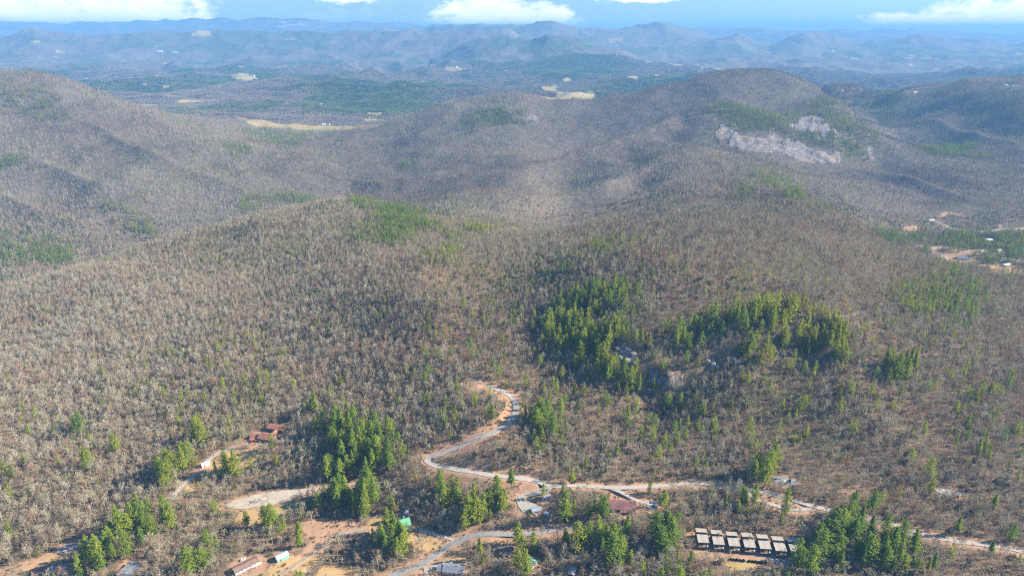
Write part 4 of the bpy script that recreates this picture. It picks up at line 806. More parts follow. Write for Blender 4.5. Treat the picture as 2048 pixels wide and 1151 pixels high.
    for (nm_, wd_, mt_, pts_) in ROADPTS:
        xy = np.array([(p.x, p.y) for p in pts_[::2]])
        for i0 in range(0, len(x), 20000): k[i0:i0+20000] &= (np.hypot(x[i0:i0+20000, None]-xy[None, :, 0], y[i0:i0+20000, None]-xy[None, :, 1]).min(1) > wd_/2+1.6)
    for (nm_, mt_, w_, co_) in lot_polys: k &= ~inside([(q.x, q.y) for q in w_], x, y)
    for p_ in list(PADS.values())+CAB: k &= np.hypot(x-p_.x, y-p_.y) > 7
    x, y, z = x[k], y[k], z[k]
    def brush(seed):
        R3 = np.random.default_rng(seed); V, F = [], []
        for _ in range(46): a = R3.uniform(0, 6.28); el = R3.uniform(.3, 1.5); p = R3.normal(0, .35, 3); p[2] = 0; blade(V, F, p, p+np.array([math.cos(a)*math.cos(el), math.sin(a)*math.cos(el), math.sin(el)])*R3.uniform(.7, 1.8), .22, R3)
        return V, F
    bs_ = [bpy.data.objects.new('b', quads('b', *brush(820+i), m_)) for i, m_ in enumerate((M_bark, M_russet, M_russet, M_straw))]
    s = R2.uniform(.5, 1.3, len(x)); scatter('dry_brush', 'low russet and straw brush on the open banks and clearings', 'brush', collection('proto_brush', bs_), x, y, z, R2.uniform(0, 6.28, len(x)), np.stack([s, s, s*R2.uniform(.5, 1, len(x))], -1), R2.integers(0, 4, len(x)))
    # low brush: golden young pines and russet saplings
    x, y, z, R2 = grid_points(270, 1400, 13, 4); dn = .10+.25*sstep(.1, .5, fbm(x, y, 140, 3, 601)); k = (R2.random(len(x)) < dn*(1-mask_at(CLEAR, x, y)))
    x, y, z = x[k], y[k], z[k]; gs = [proto('g', *pine_tree(180+i, 9, 1, 1.3, .05), M_pbark, M_gold) for i in range(3)]
    s = R2.uniform(.5, 1.1, len(x)); scatter('young_pines', 'small golden green young pines dotted through the near woods', 'saplings', collection('proto_young', gs), x, y, z, R2.uniform(0, 6.28, len(x)), np.stack([s, s, s], -1), R2.integers(0, 3, len(x)))
    # clumps for the country beyond
    def clump(seed, ever, w=33, n=30):
        R3 = np.random.default_rng(seed); V, F, mi = [], [], []
        for _ in range(n):
            cx_, cy_ = R3.uniform(-w/2, w/2, 2); e = R3.random() < ever; hh = R3.uniform(9, 16)*(1.1 if e else 1); f0 = len(F)
            if e:
                for q in range(7): t = q/6; rr = 3.6*(1-t)+.5; a = q*2.3; nn_ = len(V); V += [np.array([cx_+math.cos(a+b)*rr, cy_+math.sin(a+b)*rr, hh*(.15+.8*t)+R3.uniform(-.5, .5)]) for b in (0, 1.6, 3.2, 4.7)]; F.append((nn_, nn_+1, nn_+2, nn_+3))
                for q in range(3): a = q*1.05; nn_ = len(V); V += [np.array([cx_-math.cos(a)*3, cy_-math.sin(a)*3, 1.]), np.array([cx_+math.cos(a)*3, cy_+math.sin(a)*3, 1.]), np.array([cx_+.3, cy_, hh]), np.array([cx_-.3, cy_, hh])]; F.append((nn_, nn_+1, nn_+2, nn_+3))
            else:
                for q in range(7):
                    a = R3.uniform(0, 6.28); el = R3.uniform(.4, 1.4); L_ = hh*R3.uniform(.35, .6); p = np.array([cx_, cy_, hh*R3.uniform(.15, .45)]); d = np.array([math.cos(a)*math.cos(el), math.sin(a)*math.cos(el), math.sin(el)]); blade(V, F, p, p+d*L_, 1.1, R3)
            mi += [1 if e else 0]*(len(F)-f0)
        me = quads('c', V, F, M_far_wood); me.materials.append(M_far_green); me.polygons.foreach_set('material_index', mi); return bpy.data.objects.new('c', me)
    x, y, z, R2 = grid_points(3700, 8200, 30, 6); k = (mask_at(FIELDM, x, y) < .35) & (R2.random(len(x)) > mask_at(ROCKM, x, y)*1.3); x, y, z = x[k], y[k], z[k]
    e = np.maximum(blobdens(PB, x, y, 0.03), far_ever(x, y)*sstep(3700, 4200, y)); e = np.clip(e+R2.normal(0, .12, len(x)), 0, 1)
    cl = [clump(200+i, (0, 0, .2, .45, .75, 1)[i]) for i in range(6)]; idx = np.clip(np.round(e*5.4), 0, 5).astype(int)
    eps = 20; gx_ = (ground(x+eps, y)-ground(x-eps, y))/(2*eps); gy_ = (ground(x, y+eps)-ground(x, y-eps))/(2*eps)
    s = R2.uniform(.9, 1.15, len(x)); scatter('far_forest', 'blue-hazed mixed forest on the distant hills', 'forest', collection('proto_far', cl), x, y, z-1, 0*x, np.stack([s, s, s], -1), idx, (np.arctan(gy_), -np.arctan(gx_)))
    print('laurel/clumps', len(x))
M_far_wood = mat_bark('distant_bare_wood', (0.36, 0.30, 0.255), (0.24, 0.20, 0.17), .4); M_far_green = mat_leaf('distant_needles', (0.18, 0.27, 0.09), (0.13, 0.22, 0.07), (0.21, 0.29, 0.08), (0.09, 0.15, 0.06), .15, .002)
M_needle_far = mat_leaf('far_needles', (0.22, 0.33, 0.07), (0.10, 0.20, 0.06), (0.28, 0.35, 0.07), (0.06, 0.12, 0.04), 0.15, 0.002)
NEAR_CELL = 4.8
TREES = []

# ------------------------------------------------------------------ buildings, vehicles, boulders
def mpp(p): return (p.y*cp_-(p.z-CAM_H)*sp_)/FPX     # metres per photo pixel at a point
LAND = {}                                             # landmark name -> position, used when describing the trees
C_ = dict(
 red_roof=mat_plain('red_brown_roof', (0.40, 0.17, 0.12), 0.8, 0.2, 0.9), maroon=mat_plain('maroon_roof', (0.28, 0.135, 0.125), 0.7, 0.3, 0.5, stretch=(.3, 1, 1)),
 green=mat_plain('green_metal_roof', (0.16, 0.48, 0.27), 0.45, 0.08, 1.0), pgreen=mat_plain('pale_green_roof', (0.30, 0.55, 0.40), 0.5, 0.08, 1.0), tan=mat_plain('tan_metal_roof', (0.46, 0.395, 0.325), 0.6, 0.12, 0.35, stretch=(1, .15, 1)),
 white=mat_plain('white_paint', (0.80, 0.80, 0.78), 0.6, 0.06, 1.0), cream=mat_plain('cream_siding', (0.62, 0.56, 0.46), 0.8, 0.08, 1.0), brown=mat_plain('brown_siding', (0.22, 0.14, 0.09), 0.85, 0.2, 1.2, stretch=(1, 1, 6)),
 dark=mat_plain('dark_siding', (0.17, 0.14, 0.12), 0.8, 0.2, 1.0), grey=mat_plain('grey_shingles', (0.22, 0.24, 0.28), 0.85, 0.18, 0.8), pgrey=mat_plain('pale_grey_roof', (0.34, 0.34, 0.35), 0.7, 0.15, 0.5),
 broof=mat_plain('brown_shingles', (0.30, 0.19, 0.15), 0.85, 0.25, 0.6), teal=mat_plain('teal_metal', (0.25, 0.55, 0.52), 0.45, 0.08, 1.0), ice=mat_plain('pale_blue_metal', (0.54, 0.63, 0.66), 0.5, 0.08, 0.8),
 glass=mat_plain('window_glass', (0.05, 0.07, 0.10), 0.12, 0.1, 1.0), wood=mat_plain('deck_boards', (0.36, 0.25, 0.16), 0.85, 0.15, 1.0, stretch=(1, 8, 1)), stone=mat_plain('chimney_stone', (0.45, 0.41, 0.37), 0.9, 0.25, 2.5, bump=.03),
 log=mat_plain('log_wall', (0.42, 0.27, 0.15), 0.85, 0.2, 1.5, stretch=(1, 1, 5)), blueroof=mat_plain('blue_grey_roof', (0.32, 0.37, 0.44), 0.6, 0.1, 0.8), rubber=mat_plain('tyre_rubber', (0.03, 0.03, 0.03), 0.9), patch=mat_plain('patchy_flat_roof', (0.36, 0.38, 0.40), 0.8, 0.1, 0.35, col2=(0.10, 0.11, 0.13)),  # flat roof colour: grey mottled with a darker grey
 steel=mat_plain('bare_steel', (0.45, 0.46, 0.47), 0.4, 0.1, 1.0, 0.8))
def wing(wall, roof, cx, cy, L, Wd, h, rot=0.0, pitch=0.45, over=0.6, base=-1.2):
    c, s = math.cos(rot), math.sin(rot); T = lambda x, y, z: (cx+c*x-s*y, cy+s*x+c*y, z)
    wall.box(-L/2, L/2, -Wd/2, Wd/2, base, h, rot, (cx, cy, 0)); rh = Wd/2*pitch
    for sx in (-1, 1): wall.poly([T(sx*L/2, -Wd/2, h), T(sx*L/2, Wd/2, h), T(sx*L/2, 0, h+rh-.05), T(sx*(L/2-.2), -Wd/2, h), T(sx*(L/2-.2), Wd/2, h), T(sx*(L/2-.2), 0, h+rh-.05)], [(0, 1, 2) if sx > 0 else (2, 1, 0), (5, 4, 3) if sx > 0 else (3, 4, 5), (0, 2, 5, 3), (1, 4, 5, 2)])
    lx, ly = L/2+over, Wd/2+over; dz = over*pitch
    for sy in (-1, 1):
        pts = [T(-lx, sy*ly, h-dz+.22), T(lx, sy*ly, h-dz+.22), T(lx, 0, h+rh+.22), T(-lx, 0, h+rh+.22)]
        roof.slab(pts if sy < 0 else pts[::-1], 0.2)
    return T, rh
def house(name, label, cat, key, loc, rz, wings, m_wall, m_roof, windows=3, chimney=None, door=True, porch=None, group=None, gable_mat=None, metal=False):
    t = empty(name, loc, rz); tag(t, label, cat, group); wl, rf = MB(), MB(); info = []
    for w in wings: info.append((w, wing(wl, rf, *w)))
    wo = wl.build('wall', m_wall, t); ro = rf.build('roof', m_roof, t)
    (cx, cy, L, Wd, h, *_), (T, rh) = info[0]; r0 = info[0][0][5] if len(info[0][0]) > 5 else 0
    for (w, (T_, rh_)) in info[:2]:
        L_, W_, h_ = w[2], w[3], w[4]; r_ = w[5] if len(w) > 5 else 0
        for i in range(windows):
            x = -L_/2+L_*(i+.7)/(windows+.6); p = T_(x, -W_/2, 0); f = MB(); f.box(-.75, .75, -.06, .02, h_*.42, h_*.42+1.25, r_, (p[0], p[1], 0)); fo = f.build('window', C_['white'], t)
            g = MB(); g.box(-.62, .62, -.09, -.062, h_*.42+.12, h_*.42+1.13, r_, (p[0], p[1], 0)); g.build('pane', C_['glass'], fo)
    if windows:
        p = T(L/2, 0, 0); f = MB(); f.box(-.02, .06, -.7, .7, h*.42, h*.42+1.2, r0, (p[0], p[1], 0)); f.build('window', C_['glass'], t)
    if door:
        p = T(L*.08 if windows else -L*.2, -Wd/2, 0); d = MB(); d.box(-.5, .5, -.08, .02, 0, 2.1, r0, (p[0], p[1], 0)); do = d.build('door', C_['brown'] if m_wall is not C_['brown'] else C_['white'], t)
        k = MB(); k.box(.32, .42, -.14, -.08, .98, 1.08, r0, (p[0], p[1], 0)); k.build('handle', C_['steel'], do)
    if chimney:
        c = MB(); x, y, z1 = chimney; c.box(x-.5, x+.5, y-.5, y+.5, 0, z1); c.box(x-.62, x+.62, y-.62, y+.62, z1, z1+.18); c.build('chimney', C_['stone'], ro)
    if porch:
        x0, x1, y0, y1, hz = porch; pb = MB(); pb.box(x0, x1, y0, y1, -.9, .25); pb.build('deck', C_['wood'], t)
        pr = MB(); pr.slab([(x0-.3, y0-.3, hz-.35), (x1+.3, y0-.3, hz-.35), (x1+.3, y1, hz), (x0-.3, y1, hz)], .15); pr.build('porch_roof', m_roof, t)
        for i in range(4): q = MB(); xx = x0+.15+(x1-x0-.3)*i/3; q.box(xx-.09, xx+.09, y0+.05, y0+.23, .25, hz-.5); q.build('post', C_['white'], t)
    if key: LAND[key] = Vector(loc)
    return t
def R_(d): return math.radians(d)
def build_buildings():
    P = PADS; c = C_
    house('house', 'red-brown roofed house of several linked wings in the left clearing', 'house', 'rambling red-brown roofed house', P['red_house'], 0,
          [(-1, -2, 16, 10.5, 3.6, R_(-14), .5), (2.5, 15, 18, 8.5, 3.8, R_(-16), .45), (-13, .5, 10, 6, 2.9, R_(-8), .4), (2.4, 6.5, 8, 4.5, 3.0, R_(78), .45)], c['dark'], c['red_roof'], 4, (-3.5, -1, 7.0), True, (-18, -9, -6.5, -2.8, 2.7))
    house('metal_shed', 'small white metal shed beside the driveway at the lawn edge', 'shed', 'small white shed', P['white_shed'], R_(42), [(0, 0, 7.5, 4.2, 2.6, 0, .5, .15)], c['white'], c['white'], 0)
    t = house('mobile_home', 'long brown-roofed home with white strip along its right side', 'house', 'long brown-roofed home', P['long_house'], R_(41), [(0, 1, 19, 7.5, 3, 0, .3, .5)], c['white'], c['broof'], 5, None, True)
    m = MB(); m.slab([(-10, -5.6, 2.7), (10.5, -5.6, 2.7), (10.5, -4.1, 2.95), (-10, -4.1, 2.95)], .12); m.build('awning', c['white'], t)
    for i in range(6): m = MB(); x = -9.6+i*3.9; m.box(x-.08, x+.08, -5.45, -5.29, -.5, 2.58); m.build('post', c['white'], t)
    t = house('metal_shed', 'pale blue roofed shed with teal sides standing in the dry field', 'shed', 'teal-sided shed', P['teal_shed'], R_(40), [(0, 0, 10, 6, 2.7, 0, .5, .1)], c['teal'], c['ice'], 0)
    m = MB(); m.box(-5.1, -4.95, -2.2, 2.2, -.2, 2.6); m.build('dark_end_panel', c['dark'], t)  # dark panel covering the left end wall
    house('cabin', 'log cabin with bright green metal roof beside the lower road', 'house', 'bright green roofed cabin', P['green_house'], R_(24), [(0, 0, 13.5, 10, 4.4, 0, .62, .7)], c['log'], c['green'], 3, (3, 2.5, 8.3), True, (-5, 5, -8, -5.05, 3.2))
    house('garden_shed', 'tiny pale blue roofed shed in the shade behind the green cabin', 'shed', 'tiny pale blue shed', P['blue_shed'], R_(80), [(0, 0, 5, 3.6, 2.4, 0, .5, .2)], c['grey'], c['blueroof'], 0)
    house('house', 'dark blue-grey roofed house by the white gravel lot at the bottom edge', 'house', 'blue-grey roofed house', P['grey_house'], R_(-8), [(1, 0, 16, 9, 3, 0, .42), (-9, -.6, 5, 7, 2.7, 0, .4)], c['cream'], c['grey'], 4, (4, 1, 5.8))
    house('cottage', 'small cottage with pale green roof among pines below the road', 'house', 'pale green roofed cottage', P['green_cottage'], R_(-38), [(0, 0, 9, 8, 3.2, 0, .6, .6)], c['cream'], c['pgreen'], 2)
    house('house', 'dark-roofed house in shade just left of the pale green cottage', 'house', 'shaded dark-roofed house', P['dark_house'], R_(12), [(0, 0, 11, 8, 3, 0, .35)], c['brown'], c['dark'], 2, None, True, (-4, 4, -6.5, -4.05, 2.6))
    house('house', 'small pale blue-white roofed house beside the switchback parking lot', 'house', 'small blue-white roofed house', P['white_house'], R_(22), [(0, 0, 8, 5, 2.6, 0, .4)], c['white'], c['blueroof'], 2)
    house('garden_shed', 'tiny pale shed in deep shade under the tall pines', 'shed', None, P['little_shed'], R_(-20), [(0, 0, 4, 3.4, 2.2, 0, .4, .2)], c['pgrey'], c['ice'], 0)
    house('house', 'pale-roofed house half hidden between two pines near the switchback', 'house', 'pale half-hidden house', P['wood_house'], R_(10), [(0, 0, 7.5, 5, 2.8, 0, .45)], c['cream'], c['pgrey'], 2)
    house('ranch_house', 'long maroon-roofed house with dark porch and stone chimney', 'house', 'long maroon-roofed house', P['maroon_house'], R_(-2), [(0, 0, 22.5, 11.5, 3.3, 0, .5, .9)], c['brown'], c['maroon'], 5, (8.5, 0, 6.6), True, (-2, 8.5, -9.4, -5.8, 2.75))
    house('barn', 'brown and white roofed barn in the bottom left corner', 'barn', 'brown and white barn', P['brown_barn'], R_(34), [(0, 0, 9.5, 7.5, 3.2, 0, .5, .3), (1.5, 5.4, 8, 3.8, 2.3, 0, .3, .2)], c['dark'], c['broof'], 0)
    t = empty('flat_roofed_shed', P['grey_barn'], R_(-14)); tag(t, 'low flat-roofed shed with patchy grey roof in orange clearing', 'shed'); LAND['patchy flat-roofed shed'] = P['grey_barn']
    m = MB(); m.box(-5, 5, -7, 7, -1, 2.6); m.build('wall', c['dark'], t); m = MB(); m.slab([(-5.4, -7.4, 2.85), (5.4, -7.4, 2.85), (5.4, 7.4, 3.1), (-5.4, 7.4, 3.1)], .22); m.build('roof', c['patch'], t); m = MB(); m.box(-1.6, 1.6, -7.06, -6.9, -.2, 2.2); m.build('door', c['white'], t)
    house('garden_shed', 'narrow grey-roofed shed at the bottom edge among bare trees', 'shed', 'narrow grey shed', P['grey_shed'], R_(70), [(0, 0, 8, 5, 2.6, 0, .4, .3)], c['dark'], c['pgrey'], 0)
    # the row of seven cabins
    def rental_cabin():
        t = empty('row_cabin', CAB[0], R_(-5)); w = MB(); w.box(-4.1, 4.1, -6.2, .9, -4.2, 3.0); w.box(-4.1, 4.1, 2.6, 7.4, -2.2, 4.0); w.box(-3.9, 3.9, .9, 2.6, -1.2, 2.7); w.build('wall', C_['dark'], t)
        r = MB(); r.slab([(-4.45, -7.6, 3.1), (4.45, -7.6, 3.1), (4.45, .9, 4.0), (-4.45, .9, 4.0)], .2); ro = r.build('front_roof', C_['tan'], t)
        r = MB(); r.slab([(-4.45, 2.4, 4.9), (4.45, 2.4, 4.9), (4.45, 8.1, 4.1), (-4.45, 8.1, 4.1)], .2); r.build('rear_roof', C_['tan'], t)
        r = MB(); r.slab([(-3.9, .9, 2.95), (3.9, .9, 2.95), (3.9, 2.6, 2.95), (-3.9, 2.6, 2.95)], .2); r.build('link_roof', C_['grey'], t)
        for i in range(3): g = MB(); g.box(-3.6+i*2.5, -1.6+i*2.5, 2.52, 2.62, 3.15, 3.8); g.build('window', C_['glass'], t)
        for i in (-1, 1): g = MB(); g.box(i*2.6-.9, i*2.6+.9, -6.28, -6.18, .5, 2.3); f = g.build('window', C_['white'], t); q = MB(); q.box(i*2.6-.76, i*2.6+.76, -6.31, -6.285, .62, 2.18); q.build('pane', C_['glass'], f)
        g = MB(); g.box(-.5, .5, -6.28, -6.18, .1, 2.2); g.build('door', C_['wood'], t)
        g = MB(); g.box(-4.2, 4.2, -9.4, -6.2, -.3, .1); g.build('deck', C_['wood'], t)
        g = MB(); [g.box(x-.06, x+.06, -9.38, -9.26, .1, 1.05) for x in (-4.1, -2.1, 0, 2.1, 4.1)]; g.box(-4.16, 4.16, -9.37, -9.27, 1.05, 1.13); g.build('railing', C_['grey'], t)
        for x in (-3.9, 3.9): g = MB(); g.box(x-.1, x+.1, -7.4, -7.2, .1, 2.95); g.build('post', C_['dark'], t)
        g = MB(); g.box(2.4, 3.6, -9.0, -8.1, .1, .9); g.box(2.5, 3.5, -8.2, -8.05, .9, 1.3); g.build('bench', C_['white'], t)
        return t
    base = rental_cabin(); names = ['leftmost', 'second from the left', 'third from the left', 'middle', 'third from the right', 'second from the right', 'rightmost']
    cabins = [base]+[copy_tree(base) for _ in range(6)]
    for i, t in enumerate(cabins): t.location = CAB[i]+Vector((0, 0, 2.4)); tag(t, ('tan-roofed cabin, %s of the row of seven by the lot' % names[i]), 'cabin', 'row of seven tan-roofed cabins'); 
    LAND['leftmost cabin of the row of seven'] = CAB[0]; LAND['middle cabin of the row of seven'] = CAB[3]; LAND['rightmost cabin of the row of seven'] = CAB[6]
    # settlement in the right-hand basin and houses far off
    far = [(1862, 441, 15, 5, 'white', 'white', 'long white building at the top of a pale lane in the right basin', 'white building by the pale lane'),
           (1975, 482, 17, 9, 'cream', 'white', 'white-roofed house above the pines in the right-hand basin', 'white-roofed basin house'),
           (1925, 518, 24, 9, 'white', 'grey', 'dark blue roofed house on the pale loop drive, right basin', 'dark-roofed loop-drive house'),
           (1806, 470, 12, 7, 'white', 'pgrey', 'pale grey roofed house left of the basin road', None), (1796, 468, 8, 6, 'dark', 'grey', 'small dark-roofed cabin beside the pale grey house left of the basin', None),
           (1996, 503, 14, 8, 'cream', 'pgrey', 'pale-roofed house among pines near the right edge', None), (2012, 531, 16, 7, 'white', 'white', 'long white-roofed home on the orange slope at the right edge', None), (1963, 504, 9, 6, 'cream', 'ice', 'little pale house behind the loop-drive trees', None),
           (1997, 454, 12, 8, 'cream', 'broof', 'brown-roofed cabin at the end of the upper basin lane', None),
           (2012, 172, 14, 12, 'white', 'white', 'tall white house on the far right ridge', None), (2030, 174, 40, 12, 'cream', 'grey', 'long grey-roofed building on the far right ridge top', None), (1812, 183, 22, 10, 'cream', 'pgrey', 'pale house in the dip of the far right ridge', None), (1830, 186, 22, 9, 'cream', 'white', 'white-roofed house right of the pale one in the ridge dip', None),
           (1684, 182, 20, 10, 'white', 'grey', 'grey-roofed house on the knob behind the summit', None),
           (648, 250, 20, 10, 'white', 'white', 'white farmhouse at the back of the long yellow field', None), (657, 249, 16, 9, 'cream', 'pgrey', 'grey-roofed barn beside the white farmhouse', None), (748, 224, 18, 10, 'white', 'grey', 'grey-roofed farmhouse beside a small valley field', None), (740, 237, 16, 10, 'cream', 'white', 'white-roofed shed by the lower small valley field', None),
           (478, 182, 26, 12, 'cream', 'grey', 'grey-roofed house on a wooded rise in the left valley', None), (490, 150, 60, 16, 'white', 'ice', 'long pale blue roofed warehouse in the far left valley', 'long pale warehouse'), (505, 152, 40, 16, 'white', 'pgrey', 'grey-roofed warehouse right of the long pale one', None),
           (170, 158, 60, 14, 'white', 'white', 'long white building at the foot of the left mountain', None), (215, 136, 70, 14, 'cream', 'ice', 'long pale building farther out above the left mountain crest', None), (910, 134, 40, 14, 'white', 'pgrey', 'pale building by the upper valley pasture', None), (1012, 143, 36, 14, 'white', 'white', 'white building right of the upper valley pasture', None),
           (1135, 188, 26, 12, 'white', 'pgrey', 'grey-roofed barn in the bright centre pasture', None), (1165, 190, 22, 12, 'cream', 'white', 'white-roofed barn at the right of the bright centre pasture', None), (1178, 149, 34, 14, 'white', 'grey', 'grey-roofed house in the mid valley village', None), (1195, 152, 34, 14, 'cream', 'white', 'white-roofed house in the mid valley village', None), (1270, 156, 40, 12, 'cream', 'ice', 'pale roofed house right of the mid valley village', None), (1392, 132, 50, 16, 'white', 'white', 'white building on the valley floor left of the summit', None), (1400, 145, 46, 16, 'cream', 'pgrey', 'grey-roofed building just below the white valley floor one', None),
           (320, 104, 80, 24, 'white', 'white', 'white building below the far left hills', None), (350, 106, 70, 24, 'cream', 'ice', 'pale building right of the white one below far left hills', None), (1815, 119, 90, 26, 'white', 'white', 'white building on the hazy plain at far right', None)]
    for (u, v, L, Wd, mw, mr, lab, key) in far:
        p = at(u, v); rz = R_((u*37+v*13) % 60-30); d = np.hypot(GX-p.x, GY-p.y); CLEAR[:] = np.maximum(CLEAR, (d < L*1.3).astype(float))
        house('house' if 'house' in lab or 'home' in lab or 'cabin' in lab else 'building', lab, 'house' if 'house' in lab or 'home' in lab or 'cabin' in lab else 'building', key, p, rz, [(0, 0, L, Wd, Wd*.42, 0, .5, .4, -6)], C_[mw], C_[mr], 0, None, True)
def car(loc, rz, paint, label, kind='car', group=None):
    t = empty('parked_'+kind, (loc[0], loc[1], loc[2]+.03), rz); tag(t, label, kind, group); L = 2.25 if kind == 'car' else 2.7
    b = MB(); b.poly([(-L, -.86, .35), (L, -.86, .35), (L, .86, .35), (-L, .86, .35), (-L*.98, -.9, .85), (L*.97, -.86, .78), (L*.97, .86, .78), (-L*.98, .9, .85), (-L*.95, -.84, .98), (L*.5, -.84, .98), (L*.5, .84, .98), (-L*.95, .84, .98)],
           [(3, 2, 1, 0), (0, 1, 5, 4), (1, 2, 6, 5), (2, 3, 7, 6), (3, 0, 4, 7), (4, 5, 9, 8), (5, 6, 10, 9), (6, 7, 11, 10), (7, 4, 8, 11), (8, 9, 10, 11)]); bo = b.build('body', paint, t)
    x0, x1 = (-L*.8, L*.42) if kind == 'car' else (-L*.15, L*.45)
    g = MB(); g.poly([(x0, -.78, .97), (x1, -.78, .97), (x1, .78, .97), (x0, .78, .97), (x0+.35, -.62, 1.42), (x1-.65, -.62, 1.42), (x1-.65, .62, 1.42), (x0+.35, .62, 1.42)], [(0, 1, 5, 4), (1, 2, 6, 5), (2, 3, 7, 6), (3, 0, 4, 7), (4, 5, 6, 7)]); g.build('windows', C_['glass'], t)
    r = MB(); r.slab([(x0+.33, -.64, 1.48), (x1-.63, -.64, 1.48), (x1-.63, .64, 1.48), (x0+.33, .64, 1.48)], .05); r.build('roof', paint, t)
    if kind != 'car': r = MB(); r.box(-L*.93, -L*.2, -.7, .7, .985, 1.0); r.build('cargo_bed', C_['dark'], t)
    for sx in (-.62, .62):
        for sy in (-1, 1): w = MB(); w.cyl((sx*L, sy*.9, .33), (sx*L, sy*.66, .33), .33, .33, 12); wo = w.build('wheel', C_['rubber'], t); w = MB(); w.cyl((sx*L, sy*.92, .33), (sx*L, sy*.905, .33), .18, .18, 8); w.build('rim', C_['steel'], wo)
    return t
def copy_tree(o, parent=None):
    n = o.copy(); SC.collection.objects.link(n); n.parent = parent
    for ch in o.children: copy_tree(ch, n)
    return n
def build_cars():
    pw = mat_plain('white_car_paint', (0.82, 0.82, 0.82), 0.25, 0.02); pk = mat_plain('black_car_paint', (0.03, 0.03, 0.035), 0.25, 0.02); pb = mat_plain('blue_car_paint', (0.10, 0.18, 0.36), 0.25, 0.02); ps = mat_plain('silver_car_paint', (0.5, 0.51, 0.52), 0.3, 0.02, metal=.5); pr = mat_plain('red_car_paint', (0.4, 0.05, 0.04), 0.25, .02)
    for (u, v, rz, pt, lab, kd) in [(101, 1137, 70, pw, 'white car right of the brown and white barn', 'car'), (119, 1142, 20, pk, 'black car on blue-grey paving near the brown and white barn', 'car'), (129, 1146, 40, ps, 'silver car behind the black one near the bottom left barn', 'car'),
        (134, 1100, 30, pw, 'white pickup at the left end of the grey lot', 'pickup truck'), (127, 1107, -10, pk, 'black car below the white pickup on the grey lot', 'car'), (151, 1104, 80, ps, 'silver car at the front edge of the grey lot', 'car'),
        (889, 1129, 10, pw, 'white car on the pale gravel beside the blue-grey roofed house', 'car'), (902, 1128, 60, pw, 'white pickup behind the blue-grey roofed house', 'pickup truck'), (472, 1139, 60, pk, 'black pickup at the left end of the long brown-roofed home', 'pickup truck'), (486, 1119, 40, pw, 'white car at the upper end of the long brown-roofed home', 'car'),
        (1304, 1006, 20, pb, 'blue car on the paved turnaround right of the maroon-roofed house', 'car'), (1309, 1014, 80, ps, 'silver pickup on the turnaround by the maroon-roofed house', 'pickup truck'), (1447, 983, 10, pb, 'blue pickup beside the long gravel road', 'pickup truck'),
        (1061, 1007, 35, ps, 'silver car on the switchback parking lot', 'car'), (1556, 958, 0, pw, 'white car on the lot behind the paired pines', 'car'), (1566, 964, 20, pw, 'white pickup on the lot behind the paired pines', 'pickup truck'), (1580, 962, 60, pk, 'black car on the lot behind the paired pines', 'car'),
        (727, 1074, 10, pb, 'blue car half hidden by bare trees below the field', 'car'), (1899, 524, 30, pw, 'white car on the pale loop drive in the right basin', 'car'), (505, 884, 30, pr, 'red car in front of the rambling red-brown house', 'car')]:
        p = at(u, v); p.z = surf(p.x, p.y); car(p, R_(rz), pt, lab, kd.replace(' truck', '') if 'pick' in kd else kd)['category'] = kd
def surf(x, y):                                       # top of lot or ground
    z = float(ground(x, y))
    for nm, mt, w, co in lot_polys:
        if inside([(q.x, q.y) for q in w], np.array([x]), np.array([y]))[0]: return co[0]*x+co[1]*y+co[2]+.03
    return z
def build_boulders():
    mr = mat_plain('lichen_boulder', (0.46, 0.40, 0.34), 0.95, 0.25, 0.5, col2=(0.16, 0.15, 0.14), bump=.15)
    def grp_of(u, v): return 'left outcrop' if u < 1275 and v < 760 else 'middle ledge' if u < 1440 and v < 760 else 'centre right ledge' if u < 1500 and v < 760 else 'far right ledge' if v < 760 else 'grey slab foot'
    R = random.Random(3); spots = [(1234, 698), (1245, 703), (1256, 699), (1266, 708), (1240, 716), (1254, 720), (1268, 724), (1416, 722), (1426, 728), (1434, 734), (1466, 718), (1476, 724), (1552, 706), (1566, 710), (1266, 786), (1300, 778), (1290, 792)]
    for i, (u, v) in enumerate(spots):
        p = at(u, v); bm = bmesh.new(); bmesh.ops.create_icosphere(bm, subdivisions=3, radius=1)
        s = (R.uniform(2.2, 4.5), R.uniform(2, 3.6), R.uniform(1.5, 3.2)); o_ = R.uniform(0, 99)
        for q in bm.verts:
            k = np.array([q.co.x, q.co.y, q.co.z]); f = 1+.35*float(fbm(np.array([k[0]*2+o_]), np.array([k[1]*2+k[2]*3+o_]), 1.1, 3, 7)[0])
            c = q.co*f; c.x = max(-.8, min(.82, c.x)); c.z = max(-.7, min(.75, c.z)); q.co = Vector((c.x*s[0], c.y*s[1], c.z*s[2]))
        me = bpy.data.meshes.new('boulder'); bm.to_mesh(me); bm.free(); me.materials.append(mr); o = bpy.data.objects.new('boulder', me); o.location = p+Vector((0, 0, s[2]*.25)); o.rotation_euler = (0, R.uniform(-.3, .3), R.uniform(0, 3)); link(o)
        grp = grp_of(u, v)
        tag(o, '%s %s boulder on the %s under the pines' % (ORD[sum(1 for b in spots if grp_of(*b) == grp and b[0] < u)]+' from left', 'tan and grey', grp), 'boulder', 'boulders along the cliff under the pines')
ORD = ['first', 'second', 'third', 'fourth', 'fifth', 'sixth', 'seventh', 'eighth', 'ninth', 'tenth', 'eleventh', 'twelfth', 'thirteenth', 'fourteenth', 'fifteenth', 'sixteenth', 'seventeenth', 'eighteenth', 'nineteenth', 'twentieth'] + ['%s-%s' % (a, b) for a in ('twenty', 'thirty', 'forty', 'fifty') for b in ('first', 'second', 'third', 'fourth', 'fifth', 'sixth', 'seventh', 'eighth', 'ninth')]
